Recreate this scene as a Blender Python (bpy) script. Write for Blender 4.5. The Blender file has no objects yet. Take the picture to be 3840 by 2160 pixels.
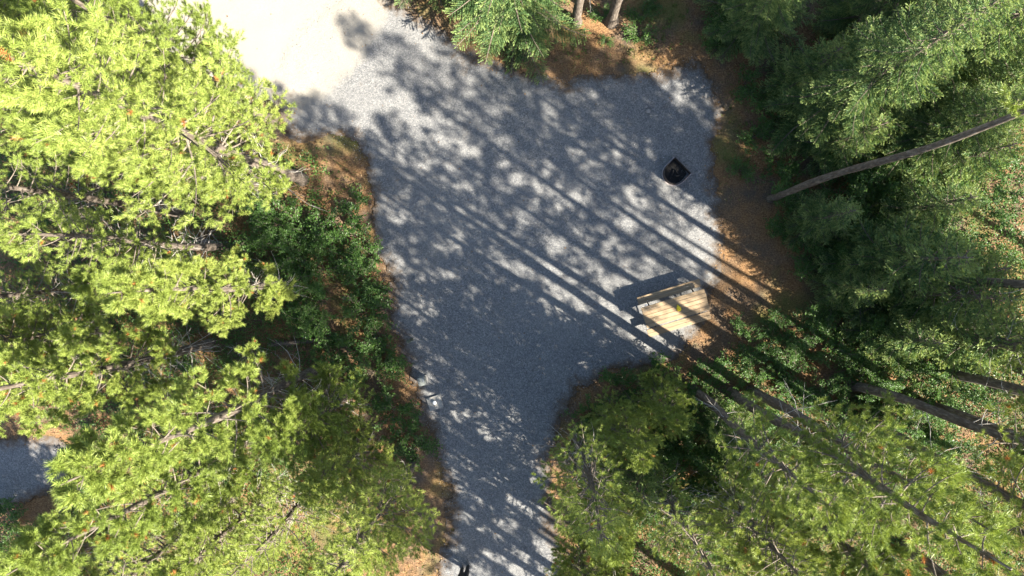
import bpy, bmesh, math, random
import numpy as np
from mathutils import Vector, Matrix, noise as mnoise

# ------------------------------------------------------------------ camera, sky, sun, exposure
scene = bpy.context.scene
COL = scene.collection
H_CAM = 25.4                       # drone height above the gravel (m)
HFOV = math.radians(70.0)
W, HH = 3840.0, 2160.0
F = (W / 2) / math.tan(HFOV / 2)
NADIR = (2019.0, 1024.0)           # where plumb lines meet in the photograph

cam_d = bpy.data.cameras.new('camera')
cam = bpy.data.objects.new('camera', cam_d)
COL.objects.link(cam)
cam_d.sensor_width = 36.0
cam_d.lens = 18.0 / math.tan(HFOV / 2)
cam_d.clip_start = 0.1
cam_d.clip_end = 2000.0
_dn = Vector(((NADIR[0] - W / 2) / F, -(NADIR[1] - HH / 2) / F, -1.0)).normalized()
ROT = _dn.rotation_difference(Vector((0, 0, -1)))
cam.rotation_mode = 'QUATERNION'
cam.rotation_quaternion = ROT
cam.location = (0, 0, H_CAM)
scene.camera = cam
scene.render.resolution_x = 1024
scene.render.resolution_y = 576

SUN_EL = math.radians(37.0)
SUN_AZ = math.atan2(-0.545, 0.838)        # heading towards the sun (from +X)
world = bpy.data.worlds.new('World')
scene.world = world
world.use_nodes = True
wn = world.node_tree
wn.nodes.clear()
wo = wn.nodes.new('ShaderNodeOutputWorld')
wb = wn.nodes.new('ShaderNodeBackground')
sk = wn.nodes.new('ShaderNodeTexSky')
sk.sky_type = 'NISHITA'
sk.sun_disc = False
sk.sun_elevation = SUN_EL
sk.sun_rotation = math.atan2(math.cos(SUN_AZ), math.sin(SUN_AZ))
wb.inputs['Strength'].default_value = 0.070
wn.links.new(sk.outputs[0], wb.inputs[0])
wn.links.new(wb.outputs[0], wo.inputs[0])

sun_d = bpy.data.lights.new('sun', 'SUN')
sun_d.energy = 5.0
sun_d.angle = math.radians(0.53)
sun_d.color = (1.0, 0.93, 0.80)
sun = bpy.data.objects.new('sun', sun_d)
COL.objects.link(sun)
to_sun = Vector((math.cos(SUN_AZ) * math.cos(SUN_EL), math.sin(SUN_AZ) * math.cos(SUN_EL), math.sin(SUN_EL)))
sun.rotation_euler = to_sun.to_track_quat('Z', 'Y').to_euler()
sun.location = to_sun * 60

scene.view_settings.view_transform = 'Standard'
scene.view_settings.look = 'None'
scene.view_settings.gamma = 1.0
scene.view_settings.use_curve_mapping = False
scene.view_settings.exposure = 2.5
scene.cycles.max_bounces = 8
scene.cycles.diffuse_bounces = 4
scene.cycles.transmission_bounces = 4

rng = random.Random(7)


def at(x, y, z=0.0):
    """point of the place at height z seen at photo coordinate x, y"""
    d = ROT @ Vector(((x - W / 2) / F, -(y - HH / 2) / F, -1.0))
    t = (z - H_CAM) / d.z
    p = Vector((0, 0, H_CAM)) + d * t
    return Vector((p.x, p.y, z))


# ------------------------------------------------------------------ materials
def new_mat(name):
    m = bpy.data.materials.new(name)
    m.use_nodes = True
    nt = m.node_tree
    b = nt.nodes['Principled BSDF']
    return m, nt, b


def N(nt, kind, **kw):
    n = nt.nodes.new(kind)
    for k, v in kw.items():
        setattr(n, k, v)
    return n


def ramp(nt, fac, stops):
    r = N(nt, 'ShaderNodeValToRGB')
    els = r.color_ramp.elements
    while len(els) < len(stops):
        els.new(0.5)
    for e, (p, c) in zip(els, stops):
        e.position = p
        e.color = (c[0], c[1], c[2], 1)
    nt.links.new(fac, r.inputs[0])
    return r.outputs[0]


def noise_tex(nt, vec, scale, detail=4, rough=0.55):
    n = N(nt, 'ShaderNodeTexNoise')
    n.inputs['Scale'].default_value = scale
    n.inputs['Detail'].default_value = detail
    n.inputs['Roughness'].default_value = rough
    nt.links.new(vec, n.inputs['Vector'])
    return n.outputs['Fac']


def mixc(nt, fac, a, b, mode='MIX'):
    m = N(nt, 'ShaderNodeMix', data_type='RGBA', blend_type=mode)
    for s, v in ((m.inputs[0], fac), (m.inputs[6], a), (m.inputs[7], b)):
        if isinstance(v, (int, float)):
            s.default_value = v
        elif isinstance(v, tuple):
            s.default_value = (v[0], v[1], v[2], 1)
        else:
            nt.links.new(v, s)
    return m.outputs[2]


def math_n(nt, op, a, b=0.0, clamp=False):
    m = N(nt, 'ShaderNodeMath', operation=op)
    m.use_clamp = clamp
    for s, v in ((m.inputs[0], a), (m.inputs[1], b)):
        if isinstance(v, (int, float)):
            s.default_value = v
        else:
            nt.links.new(v, s)
    return m.outputs[0]


def bump(nt, b, h, strength, dist):
    bp = N(nt, 'ShaderNodeBump')
    bp.inputs['Strength'].default_value = strength
    bp.inputs['Distance'].default_value = dist
    nt.links.new(h, bp.inputs['Height'])
    nt.links.new(bp.outputs[0], b.inputs['Normal'])


def leaf_mat(name, stops, trans=0.3, rough=0.5, hue_tree=0.25, trans_tint=(1.15, 1.1, 0.5)):
    """foliage: every needle or leaf its own tint, clumps and trees differ a little"""
    m, nt, b = new_mat(name)
    g = N(nt, 'ShaderNodeNewGeometry')
    oi = N(nt, 'ShaderNodeObjectInfo')
    n1 = noise_tex(nt, g.outputs['Position'], 1.3, 2)
    f = math_n(nt, 'MULTIPLY', g.outputs['Random Per Island'], 0.5)
    f2 = math_n(nt, 'MULTIPLY_ADD', n1, 0.5)
    nt.nodes[-1].inputs[2].default_value = 0.0
    f = math_n(nt, 'ADD', f, f2)
    f3 = math_n(nt, 'MULTIPLY', oi.outputs['Random'], hue_tree)
    f = math_n(nt, 'ADD', f, f3)
    f = math_n(nt, 'SUBTRACT', f, hue_tree / 2, True)
    c = ramp(nt, f, stops)
    nt.links.new(c, b.inputs['Base Color'])
    b.inputs['Roughness'].default_value = rough
    b.inputs['Specular IOR Level'].default_value = 0.35
    tr = N(nt, 'ShaderNodeBsdfTranslucent')
    tc = mixc(nt, 1.0, c, trans_tint, 'MULTIPLY')
    nt.links.new(tc, tr.inputs['Color'])
    mx = N(nt, 'ShaderNodeMixShader')
    mx.inputs[0].default_value = trans
    nt.links.new(b.outputs[0], mx.inputs[1])
    nt.links.new(tr.outputs[0], mx.inputs[2])
    out = nt.nodes['Material Output']
    nt.links.new(mx.outputs[0], out.inputs['Surface'])
    return m


M_PINE = leaf_mat('pine_needles', [(0.12, (0.100, 0.145, 0.026)), (0.5, (0.212, 0.276, 0.055)), (0.88, (0.368, 0.405, 0.106))], rough=0.42, trans=0.18)
M_SPRUCE = leaf_mat('spruce_needles', [(0.15, (0.050, 0.102, 0.038)), (0.5, (0.100, 0.182, 0.064)), (0.85, (0.180, 0.260, 0.095))], trans=0.22)
M_TIP = leaf_mat('spruce_new_growth', [(0.2, (0.175, 0.250, 0.080)), (0.8, (0.300, 0.365, 0.135))], trans=0.25)
M_LEAF = leaf_mat('shrub_leaves', [(0.15, (0.028, 0.070, 0.012)), (0.5, (0.055, 0.120, 0.022)), (0.85, (0.105, 0.180, 0.045))], trans=0.35, rough=0.42)
M_HERB = leaf_mat('ground_herbs', [(0.15, (0.040, 0.080, 0.014)), (0.5, (0.090, 0.140, 0.030)), (0.85, (0.190, 0.210, 0.055))], trans=0.35)
M_RUST = leaf_mat('rust_needles', [(0.2, (0.30, 0.10, 0.03)), (0.8, (0.42, 0.19, 0.06))], trans=0.2)
M_DRY = leaf_mat('dry_litter', [(0.15, (0.10, 0.055, 0.025)), (0.5, (0.21, 0.125, 0.06)), (0.85, (0.36, 0.26, 0.14))], trans=0.05, rough=0.8)


def bark_mat(name, c1, c2, c3, scale=6.0):
    m, nt, b = new_mat(name)
    tc = N(nt, 'ShaderNodeTexCoord')
    mp = N(nt, 'ShaderNodeMapping')
    mp.inputs['Scale'].default_value = (1, 1, 0.22)
    nt.links.new(tc.outputs['Object'], mp.inputs[0])
    n1 = noise_tex(nt, mp.outputs[0], scale * 3, 6, 0.65)
    n2 = noise_tex(nt, mp.outputs[0], scale * 0.5, 3)
    c = ramp(nt, n1, [(0.3, c1), (0.5, c2), (0.72, c3)])
    c = mixc(nt, math_n(nt, 'MULTIPLY', n2, 0.45), c, c1)
    nt.links.new(c, b.inputs['Base Color'])
    b.inputs['Roughness'].default_value = 0.9
    bump(nt, b, n1, 0.8, 0.03)
    return m


M_BARK = bark_mat('pine_bark', (0.036, 0.026, 0.019), (0.100, 0.077, 0.058), (0.24, 0.205, 0.17))
M_LIMB = bark_mat('limb_bark', (0.08, 0.062, 0.045), (0.16, 0.13, 0.10), (0.27, 0.23, 0.19), 12)
M_DEAD = bark_mat('dead_wood', (0.20, 0.18, 0.155), (0.36, 0.33, 0.29), (0.52, 0.49, 0.45), 12)
M_SPBARK = bark_mat('spruce_bark', (0.07, 0.05, 0.04), (0.15, 0.115, 0.09), (0.25, 0.20, 0.17))

# gravel
M_GRAVEL, nt, b = new_mat('pad_gravel')
g = N(nt, 'ShaderNodeNewGeometry')
P = g.outputs['Position']
at_e = N(nt, 'ShaderNodeAttribute', attribute_name='edge')
v1 = N(nt, 'ShaderNodeTexVoronoi'); v1.inputs['Scale'].default_value = 26.0; nt.links.new(P, v1.inputs['Vector'])
v2 = N(nt, 'ShaderNodeTexVoronoi'); v2.inputs['Scale'].default_value = 55.0; nt.links.new(P, v2.inputs['Vector'])
sep = N(nt, 'ShaderNodeSeparateColor'); nt.links.new(v1.outputs['Color'], sep.inputs[0])
sep2 = N(nt, 'ShaderNodeSeparateColor'); nt.links.new(v2.outputs['Color'], sep2.inputs[0])
fac = math_n(nt, 'ADD', math_n(nt, 'MULTIPLY', sep.outputs[0], 0.6), math_n(nt, 'MULTIPLY', sep2.outputs[1], 0.4))
col = ramp(nt, fac, [(0.10, (0.078, 0.080, 0.084)), (0.4, (0.126, 0.128, 0.132)), (0.65, (0.162, 0.161, 0.160)), (0.92, (0.250, 0.246, 0.236))])
big = noise_tex(nt, P, 0.55, 4)
col = mixc(nt, math_n(nt, 'MULTIPLY', big, 0.35), col, (0.12, 0.112, 0.100))
drift = math_n(nt, 'MULTIPLY', math_n(nt, 'SUBTRACT', noise_tex(nt, P, 1.7, 6, 0.72), 0.58, True), 3.0, True)
col = mixc(nt, math_n(nt, 'MULTIPLY', drift, 0.8), col, (0.085, 0.062, 0.042))
worn = math_n(nt, 'MULTIPLY', math_n(nt, 'SUBTRACT', noise_tex(nt, P, 0.28, 3, 0.5), 0.5, True), 2.5, True)
col = mixc(nt, math_n(nt, 'MULTIPLY', worn, 0.6), col, (0.215, 0.208, 0.195))
at_r = N(nt, 'ShaderNodeAttribute', attribute_name='road')
rn = math_n(nt, 'ADD', math_n(nt, 'MULTIPLY', at_r.outputs['Fac'], 1.6), math_n(nt, 'MULTIPLY', noise_tex(nt, P, 2.5, 5, 0.65), 0.8))
rn = math_n(nt, 'MULTIPLY', math_n(nt, 'SUBTRACT', rn, 0.75, True), 2.0, True)
col = mixc(nt, rn, col, ramp(nt, noise_tex(nt, P, 60, 4, 0.7), [(0.3, (0.165, 0.150, 0.126)), (0.5, (0.225, 0.206, 0.176)), (0.7, (0.295, 0.274, 0.238))]))
en = noise_tex(nt, P, 5.0, 5, 0.7)
ef = math_n(nt, 'SUBTRACT', math_n(nt, 'ADD', at_e.outputs['Fac'], math_n(nt, 'MULTIPLY', en, 1.1)), 0.86, True)
ef = math_n(nt, 'MULTIPLY', ef, 1.6, True)
ncol = ramp(nt, noise_tex(nt, P, 40, 4, 0.7), [(0.3, (0.045, 0.029, 0.018)), (0.55, (0.088, 0.058, 0.034)), (0.75, (0.16, 0.115, 0.07))])
col = mixc(nt, ef, col, ncol)
nt.links.new(col, b.inputs['Base Color'])
b.inputs['Roughness'].default_value = 0.92
b.inputs['Specular IOR Level'].default_value = 0.2
hgt = math_n(nt, 'ADD', math_n(nt, 'MULTIPLY', v1.outputs['Distance'], -1.0), math_n(nt, 'MULTIPLY', v2.outputs['Distance'], -0.5))
bump(nt, b, hgt, 0.6, 0.012)

# road: finer, paler packed gravel
M_ROAD, nt, b = new_mat('road_gravel')
g = N(nt, 'ShaderNodeNewGeometry')
P = g.outputs['Position']
n1 = noise_tex(nt, P, 60, 4, 0.7)
n2 = noise_tex(nt, P, 0.8, 4)
col = ramp(nt, n1, [(0.3, (0.165, 0.150, 0.126)), (0.5, (0.225, 0.206, 0.176)), (0.7, (0.295, 0.274, 0.238))])
col = mixc(nt, math_n(nt, 'MULTIPLY', n2, 0.4), col, (0.22, 0.19, 0.155))
nt.links.new(col, b.inputs['Base Color'])
b.inputs['Roughness'].default_value = 0.95
b.inputs['Specular IOR Level'].default_value = 0.15
bump(nt, b, n1, 0.5, 0.01)

# forest floor: needle duff, bare soil, moss
M_FLOOR, nt, b = new_mat('needle_duff')
g = N(nt, 'ShaderNodeNewGeometry')
P = g.outputs['Position']
n1 = noise_tex(nt, P, 22, 6, 0.75)
mp = N(nt, 'ShaderNodeMapping'); mp.inputs['Scale'].default_value = (14, 50, 14); mp.inputs['Rotation'].default_value = (0, 0, 0.6)
nt.links.new(P, mp.inputs[0])
n1b = noise_tex(nt, mp.outputs[0], 1.0, 3, 0.7)
n2 = noise_tex(nt, P, 0.9, 4)
n3 = noise_tex(nt, P, 0.35, 4, 0.6)
mixn = math_n(nt, 'ADD', math_n(nt, 'MULTIPLY', n1, 0.65), math_n(nt, 'MULTIPLY', n1b, 0.35))
col = ramp(nt, mixn, [(0.34, (0.042, 0.025, 0.013)), (0.46, (0.135, 0.074, 0.035)), (0.56, (0.25, 0.145, 0.068)), (0.68, (0.40, 0.28, 0.155))])
soil = ramp(nt, n1, [(0.3, (0.045, 0.034, 0.026)), (0.7, (0.14, 0.112, 0.084))])
col = mixc(nt, math_n(nt, 'MULTIPLY', math_n(nt, 'SUBTRACT', n2, 0.42, True), 4.0, True), col, soil)
moss = ramp(nt, n1, [(0.3, (0.045, 0.052, 0.014)), (0.7, (0.16, 0.155, 0.05))])
col = mixc(nt, math_n(nt, 'MULTIPLY', math_n(nt, 'SUBTRACT', n3, 0.52, True), 6.0, True), col, moss)
nt.links.new(col, b.inputs['Base Color'])
b.inputs['Roughness'].default_value = 0.95
b.inputs['Specular IOR Level'].default_value = 0.15
bump(nt, b, n1, 1.0, 0.04)


def plain(name, c, rough=0.6, metal=0.0, var=0.35, scale=20, bmp=0.0):
    m, nt, b = new_mat(name)
    tc = N(nt, 'ShaderNodeTexCoord')
    n = noise_tex(nt, tc.outputs['Object'], scale, 5, 0.6)
    lo = tuple(v * (1 - var) for v in c)
    hi = tuple(min(1, v * (1 + var)) for v in c)
    nt.links.new(ramp(nt, n, [(0.3, lo), (0.7, hi)]), b.inputs['Base Color'])
    b.inputs['Roughness'].default_value = rough
    b.inputs['Metallic'].default_value = metal
    if bmp:
        bump(nt, b, n, bmp, 0.01)
    return m


def wood_mat(name, c1, c2, c3):
    m, nt, b = new_mat(name)
    tc = N(nt, 'ShaderNodeTexCoord')
    oi = N(nt, 'ShaderNodeObjectInfo')
    mp = N(nt, 'ShaderNodeMapping')
    mp.inputs['Scale'].default_value = (1.2, 26, 26)
    nt.links.new(tc.outputs['Object'], mp.inputs[0])
    add = N(nt, 'ShaderNodeVectorMath', operation='ADD')
    nt.links.new(mp.outputs[0], add.inputs[0])
    sc = N(nt, 'ShaderNodeCombineXYZ')
    nt.links.new(math_n(nt, 'MULTIPLY', oi.outputs['Random'], 40.0), sc.inputs[0])
    nt.links.new(sc.outputs[0], add.inputs[1])
    n = noise_tex(nt, add.outputs[0], 1.0, 6, 0.65)
    n2 = noise_tex(nt, tc.outputs['Object'], 3.0, 3)
    c = ramp(nt, n, [(0.28, c1), (0.5, c2), (0.75, c3)])
    c = mixc(nt, math_n(nt, 'MULTIPLY', n2, 0.3), c, c1)
    nt.links.new(c, b.inputs['Base Color'])
    b.inputs['Roughness'].default_value = 0.65
    bump(nt, b, n, 0.3, 0.005)
    return m


M_WOOD = wood_mat('stained_planks', (0.14, 0.088, 0.044), (0.25, 0.174, 0.094), (0.34, 0.252, 0.148))
M_STEEL = plain('rusty_steel', (0.055, 0.040, 0.034), 0.75, 0.4, 0.5, 18, 0.3)
M_RIM = plain('worn_rim', (0.30, 0.26, 0.25), 0.5, 0.5, 0.35, 25)
M_SOOT = plain('soot_and_ash', (0.012, 0.011, 0.010), 0.95, 0, 0.6, 14, 0.8)
M_FRAME = plain('brown_painted_frame', (0.045, 0.032, 0.024), 0.5, 0.3)
M_CONC = plain('weathered_concrete', (0.250, 0.238, 0.215), 0.9, 0, 0.22, 16, 0.3)
M_PVC = plain('white_plastic', (0.78, 0.78, 0.76), 0.4, 0, 0.06)
M_GREYBOX = plain('grey_green_enamel', (0.17, 0.18, 0.165), 0.45, 0.2, 0.25, 9)
M_ALU = plain('pale_metal', (0.55, 0.55, 0.54), 0.4, 0.6, 0.15)
M_GREEN = plain('dark_green_paint', (0.035, 0.045, 0.026), 0.5, 0, 0.4)
M_YELLOW = plain('yellow_cloth', (0.78, 0.56, 0.02), 0.7, 0, 0.12)
M_TARP = plain('pale_blue_tarp', (0.34, 0.47, 0.66), 0.45, 0, 0.18, 5)
M_WHITE = plain('white_plastic_lid', (0.75, 0.78, 0.80), 0.4, 0, 0.1)
M_ROCK = plain('grey_rock', (0.26, 0.24, 0.225), 0.9, 0, 0.4, 8, 0.6)
M_PEB = leaf_mat('pebbles', [(0.1, (0.05, 0.05, 0.055)), (0.5, (0.20, 0.20, 0.205)), (0.9, (0.46, 0.45, 0.43))], trans=0.0, rough=0.85)
M_JACKET = plain('black_jacket', (0.014, 0.014, 0.017), 0.75, 0, 0.3, 30)
M_TROUS = plain('charcoal_trousers', (0.022, 0.021, 0.022), 0.8, 0, 0.3, 30)
M_SKIN = plain('skin', (0.50, 0.31, 0.23), 0.55, 0, 0.08)
M_HAIR = plain('dark_hair', (0.03, 0.02, 0.014), 0.6, 0, 0.3, 60)
M_SHOE = plain('shoe_grey', (0.10, 0.10, 0.11), 0.6, 0, 0.3)


# ------------------------------------------------------------------ object helpers
def tag(o, label=None, cat=None, group=None, kind=None):
    if label: o['label'] = label
    if cat: o['category'] = cat
    if group: o['group'] = group
    if kind: o['kind'] = kind
    return o


def empty(name, loc=(0, 0, 0), rz=0.0):
    o = bpy.data.objects.new(name, None)
    o.empty_display_size = 0.2
    o.location = loc
    o.rotation_euler = (0, 0, rz)
    COL.objects.link(o)
    return o


def obj(name, me, parent=None, loc=(0, 0, 0)):
    o = bpy.data.objects.new(name, me)
    o.location = loc
    COL.objects.link(o)
    if parent: o.parent = parent
    return o


def np_mesh(name, verts, faces, mats, midx=None, smooth=False):
    """faces: (k,3) or (k,4) int array"""
    me = bpy.data.meshes.new(name)
    verts = np.asarray(verts, dtype=np.float32)
    faces = np.asarray(faces, dtype=np.int32)
    k, w = faces.shape
    me.vertices.add(len(verts))
    me.vertices.foreach_set('co', verts.ravel())
    me.loops.add(k * w)
    me.loops.foreach_set('vertex_index', faces.ravel())
    me.polygons.add(k)
    me.polygons.foreach_set('loop_start', np.arange(k, dtype=np.int32) * w)
    for m in mats:
        me.materials.append(m)
    if midx is not None:
        me.polygons.foreach_set('material_index', np.asarray(midx, dtype=np.int32))
    me.polygons.foreach_set('use_smooth', np.full(k, smooth, dtype=bool))
    me.update(calc_edges=True)
    me.validate()
    return me


class Tubes:
    """collects tapered tubes, bars and rings into one quad mesh"""
    def __init__(s):
        s.v = []; s.f = []

    def add(s, pts, radii, n=6, cap=True):
        pts = [Vector(p) for p in pts]
        base = len(s.v)
        up = Vector((0.13, 0.27, 1)).normalized()
        for i, p in enumerate(pts):
            d = (pts[min(i + 1, len(pts) - 1)] - pts[max(i - 1, 0)])
            if d.length < 1e-6: d = Vector((0, 0, 1))
            d.normalize()
            a = d.cross(up)
            if a.length < 1e-3: a = d.cross(Vector((1, 0, 0)))
            a.normalize()
            bb = d.cross(a)
            r = radii[i]
            for k in range(n):
                t = 2 * math.pi * k / n
                s.v.append(p + a * (math.cos(t) * r) + bb * (math.sin(t) * r))
        for i in range(len(pts) - 1):
            for k in range(n):
                q = base + i * n
                s.f.append((q + k, q + (k + 1) % n, q + n + (k + 1) % n, q + n + k))
        if cap:
            for ring in (0, len(pts) - 1):
                c = len(s.v)
                s.v.append(pts[ring])
                q = base + ring * n
                for k in range(n):
                    s.f.append((c, q + k, q + (k + 1) % n, q + (k + 1) % n))

    def mesh(s, name, mat, smooth=True):
        me = bpy.data.meshes.new(name)
        faces = [f if f[2] != f[3] else f[:3] for f in s.f]
        me.from_pydata([tuple(v) for v in s.v], [], faces)
        me.materials.append(mat)
        me.polygons.foreach_set('use_smooth', np.full(len(me.polygons), smooth, dtype=bool))
        me.update()
        return me


def box_mesh(name, sx, sy, sz, mat, bev=0.006, c=(0, 0, 0)):
    bm = bmesh.new()
    bmesh.ops.create_cube(bm, size=1.0)
    bmesh.ops.scale(bm, vec=(sx, sy, sz), verts=bm.verts)
    if bev:
        bmesh.ops.bevel(bm, geom=bm.edges[:], offset=bev, segments=2, affect='EDGES')
    bmesh.ops.translate(bm, vec=c, verts=bm.verts)
    me = bpy.data.meshes.new(name)
    bm.to_mesh(me); bm.free()
    me.materials.append(mat)
    return me


def dup(root, loc, rz=0.0, s=1.0, tilt=(0, 0)):
    r = root.copy()
    COL.objects.link(r)
    r.location = loc
    r.rotation_euler = (tilt[0], tilt[1], rz)
    r.scale = (s, s, s)
    for ch in root.children:
        c = ch.copy()
        COL.objects.link(c)
        c.parent = r
        for gch in ch.children:
            d = gch.copy()
            COL.objects.link(d)
            d.parent = c
    return r


# numpy value noise
_perm = np.random.RandomState(3).rand(256, 256)


def vnoise(x, y, sc):
    x = np.asarray(x) * sc + 1000; y = np.asarray(y) * sc + 1000
    xi = np.floor(x).astype(int); yi = np.floor(y).astype(int)
    fx = x - xi; fy = y - yi
    fx = fx * fx * (3 - 2 * fx); fy = fy * fy * (3 - 2 * fy)
    a = _perm[xi % 256, yi % 256]; b_ = _perm[(xi + 1) % 256, yi % 256]
    c = _perm[xi % 256, (yi + 1) % 256]; d = _perm[(xi + 1) % 256, (yi + 1) % 256]
    return (a * (1 - fx) + b_ * fx) * (1 - fy) + (c * (1 - fx) + d * fx) * fy


def sdist(px, py, poly):
    """signed distance to polygon, negative inside"""
    px = np.asarray(px, float); py = np.asarray(py, float)
    dmin = np.full(px.shape, 1e9); inside = np.zeros(px.shape, bool)
    n = len(poly)
    for i in range(n):
        ax, ay = poly[i]; bx, by = poly[(i + 1) % n]
        ex, ey = bx - ax, by - ay
        t = np.clip(((px - ax) * ex + (py - ay) * ey) / (ex * ex + ey * ey + 1e-12), 0, 1)
        dmin = np.minimum(dmin, np.hypot(px - ax - t * ex, py - ay - t * ey))
        cond = (ay > py) != (by > py)
        xx = (bx - ax) * (py - ay) / (by - ay + 1e-12) + ax
        inside ^= cond & (px < xx)
    return np.where(inside, -dmin, dmin)


PAD_PX = [(1430, -60), (1560, 40), (1700, 140), (1790, 215), (1900, 255), (2000, 280), (2120, 302), (2230, 288), (2330, 280),
          (2440, 268), (2520, 235), (2600, 215), (2650, 260), (2690, 340), (2700, 430), (2695, 520), (2675, 640), (2680, 710), (2705, 820), (2700, 950),
          (2690, 1060), (2660, 1150), (2610, 1240), (2550, 1330), (2400, 1370), (2270, 1410), (2190, 1480), (2130, 1570), (2090, 1660),
          (2065, 1770), (2085, 1900), (2110, 2050), (2120, 2330), (1625, 2330), (1635, 2160), (1665, 2050), (1675, 1930), (1655, 1820),
          (1625, 1700), (1590, 1600), (1550, 1520), (1515, 1400), (1490, 1300), (1462, 1200), (1440, 1080), (1420, 960), (1400, 850),
          (1382, 700), (1352, 610), (1310, 545), (1220, 515), (1130, 525), (1085, 490), (1060, 425), (1000, 330), (1080, 150), (1220, 20), (1350, -120)]
ROAD_PX = [(1470, -500), (1440, -20), (1330, 190), (1230, 290), (1120, 380), (1060, 395), (930, 370), (800, 310), (500, 150), (100, -100), (-300, -500)]
SITE_PX = [(-500, 1600), (60, 1630), (260, 1650), (310, 1730), (250, 1830), (100, 1900), (-500, 2000)]       # neighbouring gravel at the left edge
PATH_PX = [(3200, -200), (3260, 30), (3220, 110), (3330, 140), (3390, 90), (3420, 0), (3440, -200)]
PAD = [tuple(at(*p)[:2]) for p in PAD_PX]
ROAD = [tuple(at(*p)[:2]) for p in ROAD_PX]
SITE = [tuple(at(*p)[:2]) for p in SITE_PX]
PATH = [tuple(at(*p)[:2]) for p in PATH_PX]


def relief(x, y):
    return (vnoise(x, y, 0.5) - 0.5) * 0.05 + (vnoise(x, y, 2.1) - 0.5) * 0.018


def sheet(name, poly, cell, mat, z0, jitter, label, union=None):
    xs = [p[0] for p in poly]; ys = [p[1] for p in poly]
    gx = np.arange(min(xs) - 0.4, max(xs) + 0.4, cell); gy = np.arange(min(ys) - 0.4, max(ys) + 0.4, cell)
    X, Y = np.meshgrid(gx, gy, indexing='ij')
    d0 = sdist(X, Y, poly)
    du = d0 if union is None else np.minimum(d0, sdist(X, Y, union))
    d = d0 + (vnoise(X, Y, 1.1) - 0.5) * jitter * 1.6 + (vnoise(X, Y, 4.0) - 0.5) * jitter + (vnoise(X, Y, 13.0) - 0.5) * jitter * 0.7
    keep = d < 0
    cellk = keep[:-1, :-1] & keep[1:, :-1] & keep[:-1, 1:] & keep[1:, 1:]
    idx = np.arange(X.size).reshape(X.shape)
    q = np.stack([idx[:-1, :-1], idx[1:, :-1], idx[1:, 1:], idx[:-1, 1:]], -1)[cellk]
    used, inv = np.unique(q.ravel(), return_inverse=True)
    Z = z0 + relief(X, Y) - np.clip(0.25 + d, 0, 0.25) * 0.06
    V = np.stack([X.ravel(), Y.ravel(), Z.ravel()], -1)[used]
    me = np_mesh(name, V, inv.reshape(-1, 4), [mat], smooth=True)
    a = me.attributes.new('edge', 'FLOAT', 'POINT')
    du = du + (d - d0)
    a.data.foreach_set('value', np.clip(1 + du.ravel()[used] / 0.8, 0, 1).astype(np.float32))
    if union is not None:
        a = me.attributes.new('road', 'FLOAT', 'POINT')
        a.data.foreach_set('value', np.clip(0.5 - (sdist(X, Y, union).ravel()[used] - 0.2) / 1.3, 0, 1).astype(np.float32))
    o = obj(name, me)
    tag(o, label, kind='structure')
    return o


# ------------------------------------------------------------------ the setting
gxy = np.concatenate([-np.geomspace(22, 500, 14)[::-1], np.arange(-21.5, 21.6, 0.25), np.geomspace(22, 500, 14)])
X, Y = np.meshgrid(gxy, gxy, indexing='ij')
inner = (np.abs(X) < 24) & (np.abs(Y) < 24)
D = np.full(X.shape, 9.0)
for poly in (PAD, ROAD, SITE, PATH):
    D = np.minimum(D, sdist(X, Y, poly))
Z = relief(X, Y) + np.clip(D, 0, 1.2) * 0.05 + (vnoise(X, Y, 0.9) - 0.5) * 0.10 * np.clip(D, 0, 1) - 0.045 * np.clip(-D * 4 + 0.6, 0, 1) + 0.004
idx = np.arange(X.size).reshape(X.shape)
q = np.stack([idx[:-1, :-1], idx[1:, :-1], idx[1:, 1:], idx[:-1, 1:]], -1).reshape(-1, 4)
tag(obj('forest_floor', np_mesh('forest_floor', np.stack([X.ravel(), Y.ravel(), Z.ravel()], -1), q, [M_FLOOR], smooth=True)),
    'forest floor of brown needles and soil under the trees', kind='structure')
sheet('road', ROAD, 0.10, M_ROAD, 0.000, 0.15, 'pale packed gravel road at the top left')
sheet('gravel_pad', PAD, 0.06, M_GRAVEL, 0.012, 0.34, 'grey gravel camping pad between the trees', ROAD)
sheet('gravel_clearing', SITE, 0.08, M_GRAVEL, 0.006, 0.2, 'neighbouring patch of grey gravel at the left edge')
sheet('path', PATH, 0.08, M_GRAVEL, 0.006, 0.2, 'grey gravel path showing between spruces at the top right')


def floor_z(x, y):
    d = 9.0
    for poly in (PAD, ROAD, SITE, PATH):
        d = min(d, float(sdist(np.array([x]), np.array([y]), poly)[0]))
    return float(relief(np.array([x]), np.array([y]))[0]) + min(max(d, 0), 1.2) * 0.05


# ------------------------------------------------------------------ foliage templates
def assemble(tmpls, mats3, offs, pick):
    """tmpls: list of (V,F); transform copies -> verts, faces, source index per face"""
    Vs, Fs, src = [], [], []
    base = 0
    for t, (V, Fc) in enumerate(tmpls):
        sel = np.nonzero(pick == t)[0]
        if len(sel) == 0: continue
        R = mats3[sel]; o = offs[sel]
        vv = np.einsum('kij,nj->kni', R, V) + o[:, None, :]
        ff = Fc[None] + (np.arange(len(sel)) * len(V))[:, None, None] + base
        Vs.append(vv.reshape(-1, 3)); Fs.append(ff.reshape(-1, Fc.shape[1])); src.append(np.repeat(sel, len(Fc)))
        base += vv.shape[0] * vv.shape[1]
    return np.concatenate(Vs), np.concatenate(Fs), np.concatenate(src)


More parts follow.
